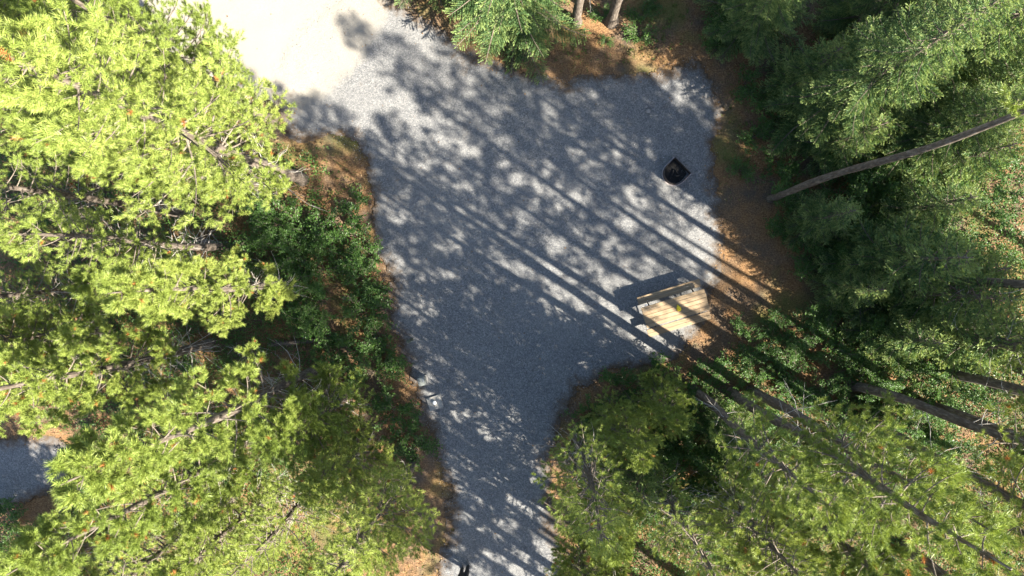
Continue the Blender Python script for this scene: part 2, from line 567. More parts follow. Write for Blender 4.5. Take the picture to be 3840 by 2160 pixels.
def frames(dirs, rs, scale):
    """rotation matrices taking +Z to dirs, random roll, uniform scale"""
    d = dirs / np.linalg.norm(dirs, axis=1, keepdims=True)
    ref = np.where(np.abs(d[:, 2:3]) < 0.9, np.array([[0, 0, 1.0]]), np.array([[1.0, 0, 0]]))
    a = np.cross(ref, d); a /= np.linalg.norm(a, axis=1, keepdims=True)
    b_ = np.cross(d, a)
    roll = rs.rand(len(d)) * 2 * np.pi
    c, s = np.cos(roll)[:, None], np.sin(roll)[:, None]
    u = a * c + b_ * s; v = -a * s + b_ * c
    R = np.stack([u, v, d], axis=2)
    return R * scale[:, None, None]


def tuft_template(seed, n=41, L=0.17, nl=0.092, w=0.0080):
    r = np.random.RandomState(seed)
    V, Fc = [], []
    for i in range(n):
        t = 0.15 + 0.85 * (i / n) ** 0.8
        ph = i * 2.399 + r.rand() * 0.5
        ang = math.radians(68 - 42 * t + r.randn() * 8)
        ax = np.array([math.cos(ph) * math.sin(ang), math.sin(ph) * math.sin(ang), math.cos(ang)])
        base = np.array([0, 0, L * t])
        ln = nl * (0.85 + 0.3 * r.rand())
        side = np.cross(ax, r.randn(3)); side /= np.linalg.norm(side)
        k = len(V)
        V += [base - side * w * 0.55, base + side * w * 0.55, base + ax * ln]
        Fc.append((k, k + 1, k + 2))
    return np.array(V), np.array(Fc)


TUFTS = [tuft_template(s) for s in range(4)]


def twig_template(seed, n=18, L=0.13, nl=0.036, w=0.019):
    r = np.random.RandomState(100 + seed)
    V, Fc = [], []
    for i in range(n):
        t = (i + 0.5) / n
        # flattened round the shoot: mostly left and right, some above
        ph = [0.15, math.pi - 0.15, math.pi / 2][i % 3] + r.randn() * 0.35
        ang = math.radians(58 - 25 * t + r.randn() * 7)
        ax = np.array([math.cos(ph) * math.sin(ang), math.sin(ph) * math.sin(ang), math.cos(ang)])
        side = np.cross(ax, np.array([0, 0, 1.0]) + r.randn(3) * 0.4); side /= np.linalg.norm(side)
        base = np.array([0, 0, L * t])
        ln = nl * (0.8 + 0.4 * r.rand())
        k = len(V)
        V += [base - side * w * 0.5, base + side * w * 0.5, base + ax * ln]
        Fc.append((k, k + 1, k + 2))
    return np.array(V), np.array(Fc)


TWIGS = [twig_template(s) for s in range(4)]


def leaf_template(l, w, fold):
    V = np.array([(0, 0, 0), (-w / 2, fold, l * 0.45), (0, 0, l), (w / 2, fold, l * 0.45), (0, -fold * 0.4, l * 0.5)])
    Fc = np.array([(0, 4, 1), (1, 4, 2), (0, 3, 4), (4, 3, 2)])
    return V, Fc


LEAVES = [leaf_template(0.060, 0.042, 0.008), leaf_template(0.075, 0.045, 0.012), leaf_template(0.048, 0.036, 0.006)]


# ------------------------------------------------------------------ trees
def make_pine(seed, H, hc, rmax, whorl=0.32, dead=22, shoots=3, top_sparse=0.0, rust=0.004, dead_low=None, r0=None, dens=4.6, u0=0.32):
    r = np.random.RandomState(seed)
    root = empty('pine_tree')
    # trunk
    r0 = r0 or 0.009 * H + 0.035
    wob = [r.randn() * 0.05, r.randn() * 0.05, r.rand() * 6, r.rand() * 6]

    def axis(z):
        t = z / H
        return np.array([wob[0] * 3 * t * t + 0.05 * math.sin(z * 0.7 + wob[2]), wob[1] * 3 * t * t + 0.05 * math.sin(z * 0.6 + wob[3]), z])

    def rad(z):
        t = z / H
        return r0 * (1 - t) ** 0.8 * (1.0 + 0.5 * math.exp(-z / 0.25)) + 0.012
    T = Tubes()
    zs = [-0.15, 0.0, 0.12, 0.3, 0.6] + list(np.linspace(1.0, H, 26))
    T.add([axis(max(z, 0)) + np.array([0, 0, min(z, 0)]) for z in zs], [rad(max(z, 0)) * (1 + 0.06 * r.randn()) for z in zs], 12)
    obj('trunk', T.mesh('pine_trunk', M_BARK), root)
    limbs = Tubes(); deadT = Tubes()
    sp, sd = [], []
    z = hc
    ga = r.rand() * 6
    while z < H - 0.1:
        t = (z - hc) / (H - hc)
        prof = rmax * (1 - t) ** 0.75 * (0.72 + 0.28 * min(1, t * 6)) + 0.16
        nb = r.randint(3, 6)
        for k in range(nb):
            ga += 2 * math.pi / nb + r.randn() * 0.35
            L = prof * (0.45 + 0.65 * r.rand())
            zz = z + r.randn() * 0.1
            s = axis(min(zz, H)); dr = np.array([math.cos(ga), math.sin(ga), 0]); sidev = np.array([-dr[1], dr[0], 0])
            rise = 0.05 + 0.55 * t + r.randn() * 0.1
            sway = r.randn() * 0.12
            def bp(u):
                return s + dr * L * u + sidev * sway * L * u * u + np.array([0, 0, L * (rise * u - 0.28 * u * (1 - u) + 0.16 * u * u * u)])
            us = np.linspace(0, 1, 6)
            rb = 0.008 + 0.011 * L
            limbs.add([bp(u) for u in us], [rb * (1 - 0.8 * u) + 0.003 for u in us], 4, False)
            nt_ = max(3, int(L * dens))
            ends = []
            for j in range(nt_):
                u = u0 + (0.98 - u0) * (j + r.rand() * 0.6) / nt_
                sgn = 1 if (j % 2) else -1
                tl = L * (0.16 + 0.20 * r.rand()) * (1.25 - 0.6 * u) + 0.06
                p0 = bp(u)
                dv = dr * (0.65 + 0.2 * r.rand()) + sidev * sgn * (0.6 + 0.4 * r.rand()) + np.array([0, 0, 0.25 + 0.3 * r.rand()])
                dv /= np.linalg.norm(dv)
                p1 = p0 + dv * tl
                limbs.add([p0, p0 + dv * tl * 0.5 - np.array([0, 0, 0.02]), p1], [0.006, 0.005, 0.003], 3, False)
                ends.append((p1, dv))
                if tl > 0.28: ends.append((p0 + dv * tl * 0.55, dv))
            tipd = bp(1.0) - bp(0.9); tipd /= np.linalg.norm(tipd)
            ends.append((bp(1.0), tipd)); ends.append((bp(0.85), tipd))
            for (p, dv) in ends:
                if r.rand() < top_sparse * 0.6: continue
                for q in range(shoots + (r.rand() < 0.4)):
                    d2 = dv * 0.8 + r.randn(3) * 0.45 + np.array([0, 0, 0.55])
                    d2 /= np.linalg.norm(d2)
                    sp.append(p - dv * 0.04 + r.randn(3) * 0.02); sd.append(d2)
            if t > 0.15 and top_sparse == 0:          # short inner shoots near the stem
                for q in range(2):
                    u = 0.08 + 0.25 * r.rand()
                    e = sidev * r.randn() + dr * 0.6 + np.array([0, 0, 0.9]); e /= np.linalg.norm(e)
                    sp.append(bp(u) + e * 0.06); sd.append(e)
        z += whorl * (0.75 + 0.5 * r.rand())
    # leader
    for q in range(6):
        d2 = np.array([r.randn() * 0.4, r.randn() * 0.4, 1.0]); sp.append(axis(H) - np.array([0, 0, 0.1 * q])); sd.append(d2)
    # dead lower limbs
    for k in range(dead):
        zz = (dead_low or 1.2) + (hc + 1.2 - (dead_low or 1.2)) * r.rand()
        a = r.rand() * 6.283
        L = 0.35 + 1.15 * r.rand() * min(1.2, rmax / 1.4)
        p = axis(zz); d = np.array([math.cos(a), math.sin(a), -0.1 + 0.2 * r.rand()])
        pts = [p]
        for j in range(5):
            d = d + np.array([r.randn() * 0.22, r.randn() * 0.22, r.randn() * 0.16 + 0.02])
            d /= np.linalg.norm(d)
            pts.append(pts[-1] + d * L / 5)
        deadT.add(pts, [0.013, 0.011, 0.009, 0.007, 0.005, 0.003], 4, False)
        for j in (2, 3, 4):
            if r.rand() < 0.75:
                e = d + r.randn(3) * 0.7; e /= np.linalg.norm(e)
                deadT.add([pts[j], pts[j] + e * L * 0.2, pts[j] + e * L * 0.32 + r.randn(3) * 0.05], [0.006, 0.005, 0.003], 3, False)
    sp = np.array(sp); sd = np.array(sd)
    sc = 0.8 + 0.45 * r.rand(len(sp))
    V, Fc, src = assemble(TUFTS, frames(sd, r, sc), sp, r.randint(0, len(TUFTS), len(sp)))
    rusty = r.rand(len(sp)) < rust
    obj('crown', np_mesh('pine_crown', V, Fc, [M_PINE, M_RUST], rusty[src].astype(int)), root)
    tag(obj('limbs', limbs.mesh('pine_limbs', M_LIMB), root), kind='stuff')
    if dead:
        tag(obj('dead_branches', deadT.mesh('pine_dead_branches', M_DEAD), root), kind='stuff')
    return root


def make_spruce(seed, H, rmax, hc=0.4, step=0.062, droop=0.28, dens=1.35):
    r = np.random.RandomState(seed)
    root = empty('spruce_tree')
    r0 = 0.012 * H + 0.03
    T = Tubes()
    zs = [-0.15, 0.1] + list(np.linspace(0.5, H, 16))
    T.add([(0.03 * math.sin(z), 0.03 * math.cos(z * 0.8), z) for z in zs], [r0 * (1 - max(z, 0) / H) ** 0.9 + 0.01 for z in zs], 10)
    obj('trunk', T.mesh('spruce_trunk', M_SPBARK), root)
    limbs = Tubes()
    sp, sd, ss, tipf = [], [], [], []
    z = hc; ga = r.rand() * 6
    while z < H - 0.08:
        t = (z - hc) / (H - hc)
        L = (rmax * (1 - t) ** 0.85 + 0.12) * (0.68 + 0.45 * r.rand())
        ga += 2.399 + r.randn() * 0.3
        dr = np.array([math.cos(ga), math.sin(ga), 0]); sv = np.array([-dr[1], dr[0], 0])
        s = np.array([0.03 * math.sin(z), 0.03 * math.cos(z * 0.8), z])
        dd = droop * (1 - t) - 0.35 * t
        curl = 0.10 + 0.1 * r.rand()
        sway = r.randn() * 0.08

        def bp(u):
            return s + dr * L * u + sv * sway * L * u * u + np.array([0, 0, L * (-dd * u - 0.1 * u * (1 - u) + curl * u * u * u)])
        us = np.linspace(0, 1, 6)
        limbs.add([bp(u) for u in us], [(0.006 + 0.010 * L) * (1 - 0.8 * u) + 0.002 for u in us], 4, False)
        # pieces of needled shoot along the main axis
        n0 = max(2, int(L / 0.11))
        for j in range(n0):
            u = (j + 0.3) / n0
            if u < 0.25: continue
            d = bp(min(u + 0.05, 1)) - bp(u - 0.05)
            sp.append(bp(u)); sd.append(d); ss.append(1.0); tipf.append(j >= n0 - 1)
        nt_ = max(4, int(L / 0.065 * dens))
        for j in range(nt_):
            u = 0.18 + 0.80 * (j + 0.6 * r.rand()) / nt_
            sgn = 1 if j % 2 else -1
            tl = L * 0.40 * (1.06 - u) * (0.75 + 0.5 * r.rand()) + 0.07
            axd = bp(min(u + 0.05, 1)) - bp(u - 0.05); axd /= np.linalg.norm(axd)
            d = axd * 0.75 + sv * sgn * 0.75 + np.array([0, 0, -0.10 + 0.15 * r.randn()])
            d /= np.linalg.norm(d)
            p = bp(u); n = max(1, int(round(tl / 0.105)))
            for m in range(n):
                f = (m + 0.1) / n
                sp.append(p + d * tl * f + np.array([0, 0, -0.12 * tl * f * f])); sd.append(d + np.array([0, 0, -0.2 * f])); ss.append(0.9 + 0.3 * r.rand()); tipf.append(m == n - 1 and r.rand() < 0.8)
                if m >= 1 and r.rand() < 0.65:
                    e = d * 0.7 + axd * 0.6 * (1 if r.rand() < 0.6 else -0.5) + r.randn(3) * 0.12
                    sp.append(p + d * tl * f); sd.append(e); ss.append(0.75 + 0.3 * r.rand()); tipf.append(r.rand() < 0.6)
        z += step * (0.7 + 0.6 * r.rand()) * (1 - 0.35 * t)
    for q in range(5):
        sp.append(np.array([0, 0, H - 0.12 * q - 0.05])); sd.append(np.array([r.randn() * 0.3, r.randn() * 0.3, 1.0])); ss.append(1.0); tipf.append(True)
    sp = np.array(sp); sd = np.array(sd); ss = np.array(ss); tipf = np.array(tipf)
    # keep the flat side of each shoot roughly level
    d = sd / np.linalg.norm(sd, axis=1, keepdims=True)
    upv = np.array([[0, 0, 1.0]]) + r.randn(len(d), 3) * 0.25
    u_ = np.cross(upv, d); u_ /= np.linalg.norm(u_, axis=1, keepdims=True) + 1e-9
    v_ = np.cross(d, u_)
    R = np.stack([u_, v_, d], axis=2) * ss[:, None, None]
    V, Fc, src = assemble(TWIGS, R, sp, r.randint(0, len(TWIGS), len(sp)))
    obj('crown', np_mesh('spruce_crown', V, Fc, [M_SPRUCE, M_TIP], tipf[src].astype(int)), root)
    tag(obj('limbs', limbs.mesh('spruce_limbs', M_SPBARK), root), kind='stuff')
    return root


def make_shrub(seed, R, Hs, nleaf, sparse=False):
    r = np.random.RandomState(seed)
    root = empty('shrub')
    T = Tubes(); sp, sd = [], []
    nst = 9 + r.randint(5)
    ends = []
    for k in range(nst):
        a = r.rand() * 6.283; rr = R * (0.3 + 0.7 * r.rand()); hh = Hs * (0.55 + 0.45 * r.rand())
        p = [np.array([0.05 * math.cos(a), 0.05 * math.sin(a), -0.03])]
        for j in range(1, 6):
            u = j / 5
            p.append(np.array([math.cos(a) * rr * u ** 1.2, math.sin(a) * rr * u ** 1.2, hh * (1.25 * u - 0.3 * u * u)]) + r.randn(3) * 0.03 * R)
        T.add(p, [0.009, 0.008, 0.006, 0.005, 0.004, 0.002], 4, False)
        for j in range(2, 6):
            for m in range(3):
                e = r.randn(3) * 0.8 + np.array([math.cos(a), math.sin(a), 0.3]); e /= np.linalg.norm(e)
                q = p[j] + e * R * (0.15 + 0.22 * r.rand())
                T.add([p[j], (p[j] + q) / 2, q], [0.004, 0.003, 0.002], 3, False)
                ends.append((p[j], q))
    for i in range(nleaf):
        a, b_ = ends[r.randint(len(ends))]
        u = 0.15 + 0.95 * r.rand()
        pos = a + (b_ - a) * u + r.randn(3) * 0.035
        ph = r.rand() * 6.283
        sp.append(pos); sd.append(np.array([math.cos(ph), math.sin(ph), 0.35 * r.randn() - 0.05]))
    sp = np.array(sp); sd = np.array(sd)
    d = sd / np.linalg.norm(sd, axis=1, keepdims=True)
    upv = np.array([[0, 0, 1.0]]) + r.randn(len(d), 3) * 0.35
    u_ = np.cross(upv, d); u_ /= np.linalg.norm(u_, axis=1, keepdims=True)
    v_ = np.cross(d, u_)
    Rm = np.stack([u_, v_, d], axis=2) * (0.75 + 0.5 * r.rand(len(d)))[:, None, None]
    V, Fc, src = assemble(LEAVES, Rm, sp, r.randint(0, len(LEAVES), len(sp)))
    obj('foliage', np_mesh('shrub_foliage', V, Fc, [M_LEAF]), root)
    tag(obj('stems', T.mesh('shrub_stems', M_LIMB), root), kind='stuff')
    return root


# prototypes; the first placement of each kind moves the prototype itself
KINDS = {
    'full': lambda: make_pine(11, 14.0, 4.2, 1.9, 0.30, 18, 3),          # dense crown to mid height
    'broad': lambda: make_pine(12, 14.0, 5.2, 2.2, 0.30, 24, 3, rust=0.006),
    'clumpy': lambda: make_pine(19, 13.0, 3.6, 1.5, 0.46, 26, 8, dens=3.0, rust=0.012, u0=0.62),   # separate rosettes with gaps
    'clumpy2': lambda: make_pine(20, 13.0, 4.4, 1.45, 0.46, 40, 8, dens=3.0, rust=0.016, u0=0.62),
    'thin': lambda: make_pine(13, 12.0, 5.0, 1.35, 0.42, 40, 2, 0.4),    # sparse with many dead limbs
    'tall': lambda: make_pine(14, 15.0, 8.6, 1.6, 0.50, 10, 3, dens=3.0, r0=0.165, dead_low=4.0),     # long bare trunk
    'tall2': lambda: make_pine(17, 14.0, 7.4, 1.5, 0.52, 12, 3, dens=3.0, r0=0.165, dead_low=4.0),
    'high': lambda: make_pine(18, 16.0, 10.6, 1.6, 0.50, 8, 3, dens=3.0, r0=0.115, dead_low=6.0),
    'pole': lambda: make_pine(24, 19.0, 14.2, 1.6, 0.50, 0, 3, dens=3.0, r0=0.105, dead_low=5.0),
    'small': lambda: make_pine(15, 8.0, 1.6, 1.6, 0.27, 16, 3),
    'snaggy': lambda: make_pine(16, 11.0, 4.0, 1.7, 0.38, 46, 2, 0.3, rust=0.006),
    'spruce': lambda: make_spruce(21, 9.0, 2.1),
    'spruce_big': lambda: make_spruce(22, 12.0, 2.3, 0.6, 0.075, 0.34),
    'young': lambda: make_spruce(23, 4.2, 1.15, 0.2, 0.06, 0.12),
    'bushy': lambda: make_shrub(31, 0.85, 0.95, 1500),
    'low': lambda: make_shrub(32, 0.65, 0.55, 1000),
    'lanky': lambda: make_shrub(33, 0.75, 1.5, 1100),
    'wide': lambda: make_shrub(34, 1.15, 1.25, 2300),
    'sapling': lambda: make_shrub(35, 1.35, 3.2, 4200),
}
PROTO = {}


def plant(kind, px, py, s, label, cat, group=None, rz=None, tilt=(0, 0)):
    p = at(px, py)
    p.z = floor_z(p.x, p.y) - 0.02
    rz = rng.random() * 6.283 if rz is None else rz
    if kind not in PROTO:
        o = KINDS[kind]()
        PROTO[kind] = o
        o.location = p; o.rotation_euler = (tilt[0], tilt[1], rz); o.scale = (s, s, s)
    else:
        o = dup(PROTO[kind], p, rz, s, tilt)
    for k in list(o.keys()): del o[k]
    tag(o, label, cat, group)
    return o


GL = 'sunlit pines along the left of the pad'
GR = 'shaded pines at the lower right'
GT = 'conifers along the top of the picture'
GE = 'conifers at the right side'
TREES = [
    # kind, base px, scale, label, group
    ('broad', 1140, 680, 1.10, 'sunlit pine whose bleached trunk shows through its crown, beside the pale road', GL),
    ('full', 1025, 455, 0.97, 'bright yellow-green pine with its crown edge against the pale road', GL),
    ('clumpy', 985, 700, 0.92, 'bright pine under the road-side pines, its crown ending above a dark gap', GL),
    ('full', 760, 330, 1.00, 'sunlit pine filling the top left corner', GL),
    ('thin', 840, 930, 0.92, 'thin half-shaded pine with tangled bare twigs at the left edge', GL),
    ('thin', 690, 800, 0.95, 'sparse grey-twigged pine below the bright top left crowns', GL),
    ('clumpy', 1110, 1065, 0.86, 'pine with bright upright tufts beside the dark green shrubs', GL),
    ('clumpy2', 800, 1290, 0.95, 'pine with long yellow-green sprays and white dead limbs at the left edge', GL),
    ('clumpy', 1190, 1390, 1.06, 'sunlit pine with layered sprays just above the gravel clearing', GL),
    ('clumpy2', 1030, 1600, 0.98, 'sunlit pine with separate round sprays near the bottom left corner', GL),
    ('small', 1300, 1490, 0.95, 'short bright pine beside the tangle of bare twigs', GL),
    ('snaggy', 1250, 1760, 0.80, 'half-shaded pine full of grey dead twigs at the bottom edge', GL),
    ('full', 1555, 1735, 0.84, 'broad bright pine leaning over the gravel at the bottom left of the pad', GL),
    ('small', 1380, 1640, 0.85, 'small pine tucked behind the broad pine at the bottom of the pad', GL),
    ('thin', 560, 1080, 0.85, 'slim pine with bare lower trunk far to the left', GL),
    ('snaggy', 880, 1860, 0.85, 'pine at the bottom left corner below the round sprays', GL),
    ('small', 1050, 1830, 1.05, 'small pine beside the pale dead branch near the bottom', GL),
    ('clumpy2', 470, 1370, 0.85, 'pine above the gravel clearing at the left edge', GL),
    ('small', 420, 1230, 1.10, 'small pine deep among the left crowns', GL),
    ('small', 420, 2000, 1.10, 'small pine in the bottom left corner', GL),
    ('full', 590, 560, 0.90, 'pine filling the left edge behind the bleached trunk', GL),
    ('full', 480, 180, 0.95, 'pine on the left edge just below the top left corner', GL),
    ('small', 780, 1060, 0.90, 'small dim pine under the twiggy pines at the left', GL),
    # top
    ('spruce', 1920, 20, 1.28, 'dark blue-green spruce spreading over the top of the pad', GT),
    ('spruce', 1640, -170, 1.00, 'spruce reaching pale fronds in from the top edge over the road', GT),
    ('tall', 2163, 82, 0.92, 'pine trunk standing close to the dark spruce at the top', GT),
    ('tall2', 2297, 86, 0.95, 'bare sunlit pine trunk among green plants at the top', GT),
    ('spruce', 2790, 90, 0.86, 'spruce with pale hanging fronds right of the sunny clearing', GT),
    ('spruce', 2560, -210, 0.80, 'spruce behind the sunny clearing at the top edge', GT),
    ('spruce_big', 3040, 420, 0.92, 'tall pale-tipped spruce in the top right corner', GT),
    ('spruce', 3300, 330, 1.0, 'spruce whose pale green fronds fill the top right', GE),
    ('spruce', 3480, 440, 0.95, 'spruce on the right edge below the pale-tipped tall spruce', GE),
    ('spruce', 3200, 110, 0.85, 'spruce beside the gravel path at the top right', GE),
    ('spruce', 3560, 250, 1.0, 'outermost spruce in the top right corner', GE),
    ('young', 3420, 640, 1.3, 'bushy young spruce just above where the grey trunk leaves the frame', GE),
    ('young', 3080, 560, 1.1, 'young spruce above the middle of the long grey trunk', GE),
    ('young', 2960, 330, 1.05, 'young sunlit spruce below the hanging fronds', GE),
    ('young', 3160, 480, 1.10, 'young spruce under the pale-tipped tall spruce', GE),
    ('spruce', 3330, 560, 0.85, 'dim spruce at the right edge above the long grey trunk', GE),
    ('pole', 2885, 742, 1.0, 'pine with a long bare grey trunk slanting up to the right edge', GE),
    ('young', 3200, 985, 1.6, 'tall dark young spruce hiding the topmost shaded trunks', GE),
    ('young', 3330, 1095, 1.6, 'dark spruce in the middle of the right edge', GE),
    ('young', 3430, 1225, 1.6, 'dark spruce just behind the fallen log at the right edge', GE),
    ('young', 3020, 830, 0.95, 'dark young spruce below the long grey trunk', GE),
    ('young', 3180, 950, 1.15, 'dark young spruce in the deep shade right of the picnic table', GE),
    ('young', 3330, 800, 1.20, 'young spruce catching light near the right edge', GE),
    ('young', 3120, 1080, 0.90, 'small dark spruce beside the sunlit orange needles', GE),
    ('young', 3420, 1010, 1.25, 'leafy looking young spruce above the fallen log', GE),
    # trees whose trunks stripe the pad with shadow
    ('tall2', 3410, 1245, 1.00, 'pine throwing the topmost trunk shadow onto the orange needles', GE),
    ('tall', 3430, 1370, 0.95, 'pine throwing the second trunk shadow past the picnic table', GE),
    ('high', 3430, 1503, 1.1, 'pine throwing the third trunk shadow behind the picnic table', GE),
    ('tall', 3200, 1440, 0.95, 'pine throwing its trunk shadow across the end of the table', GE),
    ('tall', 2740, 1470, 1.02, 'tall pine with its dark trunk crossing the bottom right corner', GR),
    ('tall2', 2815, 1462, 0.98, 'pine close behind the tall dark trunk', GR),
    # lower right crowns
    ('small', 2440, 1470, 0.66, 'dense dark pine just below the picnic table', GR),
    ('small', 2310, 1545, 0.78, 'dark pine at the lower right edge of the pad', GR),
    ('snaggy', 2165, 1625, 0.90, 'pine with grey dead branches overhanging the bottom right of the pad', GR),
    ('small', 2230, 1790, 0.85, 'small dark pine under the grey branched pine at the bottom edge', GR),
    ('small', 2170, 1980, 0.90, 'small pine at the bottom edge beside the gravel', GR),
    ('thin', 2420, 1730, 0.90, 'thin dark pine at the bottom edge right of the pad', GR),
    ('tall2', 2600, 1466, 0.90, 'bare stemmed pine just left of the tall dark trunk', GR),
    ('small', 2720, 1850, 1.05, 'small pine at the bottom edge under the sunlit tops', GR),
    ('young', 2330, 1680, 1.4, 'young spruce hidden among the dark pines right of the pad', GR),
    ('snaggy', 2650, 1760, 0.95, 'pine with a sunlit top at the bottom edge', GR),
    ('clumpy2', 2850, 1760, 0.92, 'pine with a yellow-lit top near the bottom right corner', GR),
    ('young', 2700, 1600, 1.10, 'young spruce in patchy light between the two lower right pines', GR),
    ('young', 3260, 1240, 1.10, 'young spruce beside the fallen log at the right edge', GR),
    ('tall2', 3220, 1580, 1.05, 'bare stemmed pine behind the blue tarp', GR),
    ('high', 3300, 1830, 1.0, 'pine at the far bottom right corner', GR),
]
for (k, x, y, s, lab, grp) in TREES:
    plant(k, x, y, s, lab, 'tree', grp)
# added forest pines, mostly unseen, whose crowns dapple the pad and shade the left
SHADE_PINES = [('pole', 2900, 2080, 0.95), ('pole', 2990, 2210, 1.0), ('pole', 3080, 2340, 0.95), ('pole', 3060, 1960, 0.98), ('pole', 2850, 2460, 1.0), ('pole', 2960, 2620, 1.0), ('pole', 2760, 2280, 0.95), ('high', 3850, 1700, 1.0), ('high', 3560, 1180, 1.0), ('tall', 3340, 1050, 0.95), ('tall', 3800, 1240, 1.0), ('tall2', 3890, 1400, 1.05), ('full', 4100, 1560, 1.05), ('tall2', 3380, 2050, 1.1), ('high', 3650, 1900, 1.0),
       ('tall', 3720, 1440, 1.05), 
       ('tall2', 2250, 2000, 0.98), ('full', 3950, 1330, 1.0), ('clumpy2', 2380, 2330, 1.0),
       ('tall', 3050, 2650, 1.0), ('tall2', 2960, 2420, 1.05),
       ('high', 4250, 1180, 1.0), ('high', 4150, 2100, 1.0), ('high', 3250, 2380, 1.0), ('clumpy', 2450, 2440, 1.0), ('tall2', 2720, 2700, 1.0), ('full', 1000, 2420, 1.0), ('full', 760, 2250, 1.0)]
IN_FRAME = {  # added shade pines that are rooted inside the frame
    (3560, 1180): 'pine trunk added for shade above the bare twig tangle by the fallen log',
    (3340, 1050): 'pine added for shade, rising out of the dark spruces in the middle of the right edge',
    (3800, 1240): 'pine trunk added for shade above the dark fallen log on the right edge',
    (3720, 1440): 'pine trunk on the right edge right below the fallen log',
    (3380, 2050): 'pine trunk at the bottom edge left of the bottom right corner',
    (3650, 1900): 'outermost pine trunk toward the bottom right corner',
    (2250, 2000): 'pine trunk at the bottom edge close to the gravel',
    (2900, 2080): 'tall bare pine trunk added for shade at the bottom edge below the lower right pines',
    (3060, 1960): 'tall bare pine trunk added for shade near the bottom edge right of the other bare trunk'}
for (k, x, y, s) in SHADE_PINES:
    lab = IN_FRAME.get((x, y))
    if lab:
        plant(k, x, y, s, lab, 'tree', GE)
    elif x < 1500:
        plant(k, x, y, s, 'unseen forest pine added for shade below the bottom left of the frame', 'tree', 'unseen shade pines below the frame')
    else:
        plant(k, x, y, s, 'unseen forest pine added for shade beyond the lower right of the frame', 'tree', 'unseen shade pines beyond the frame')

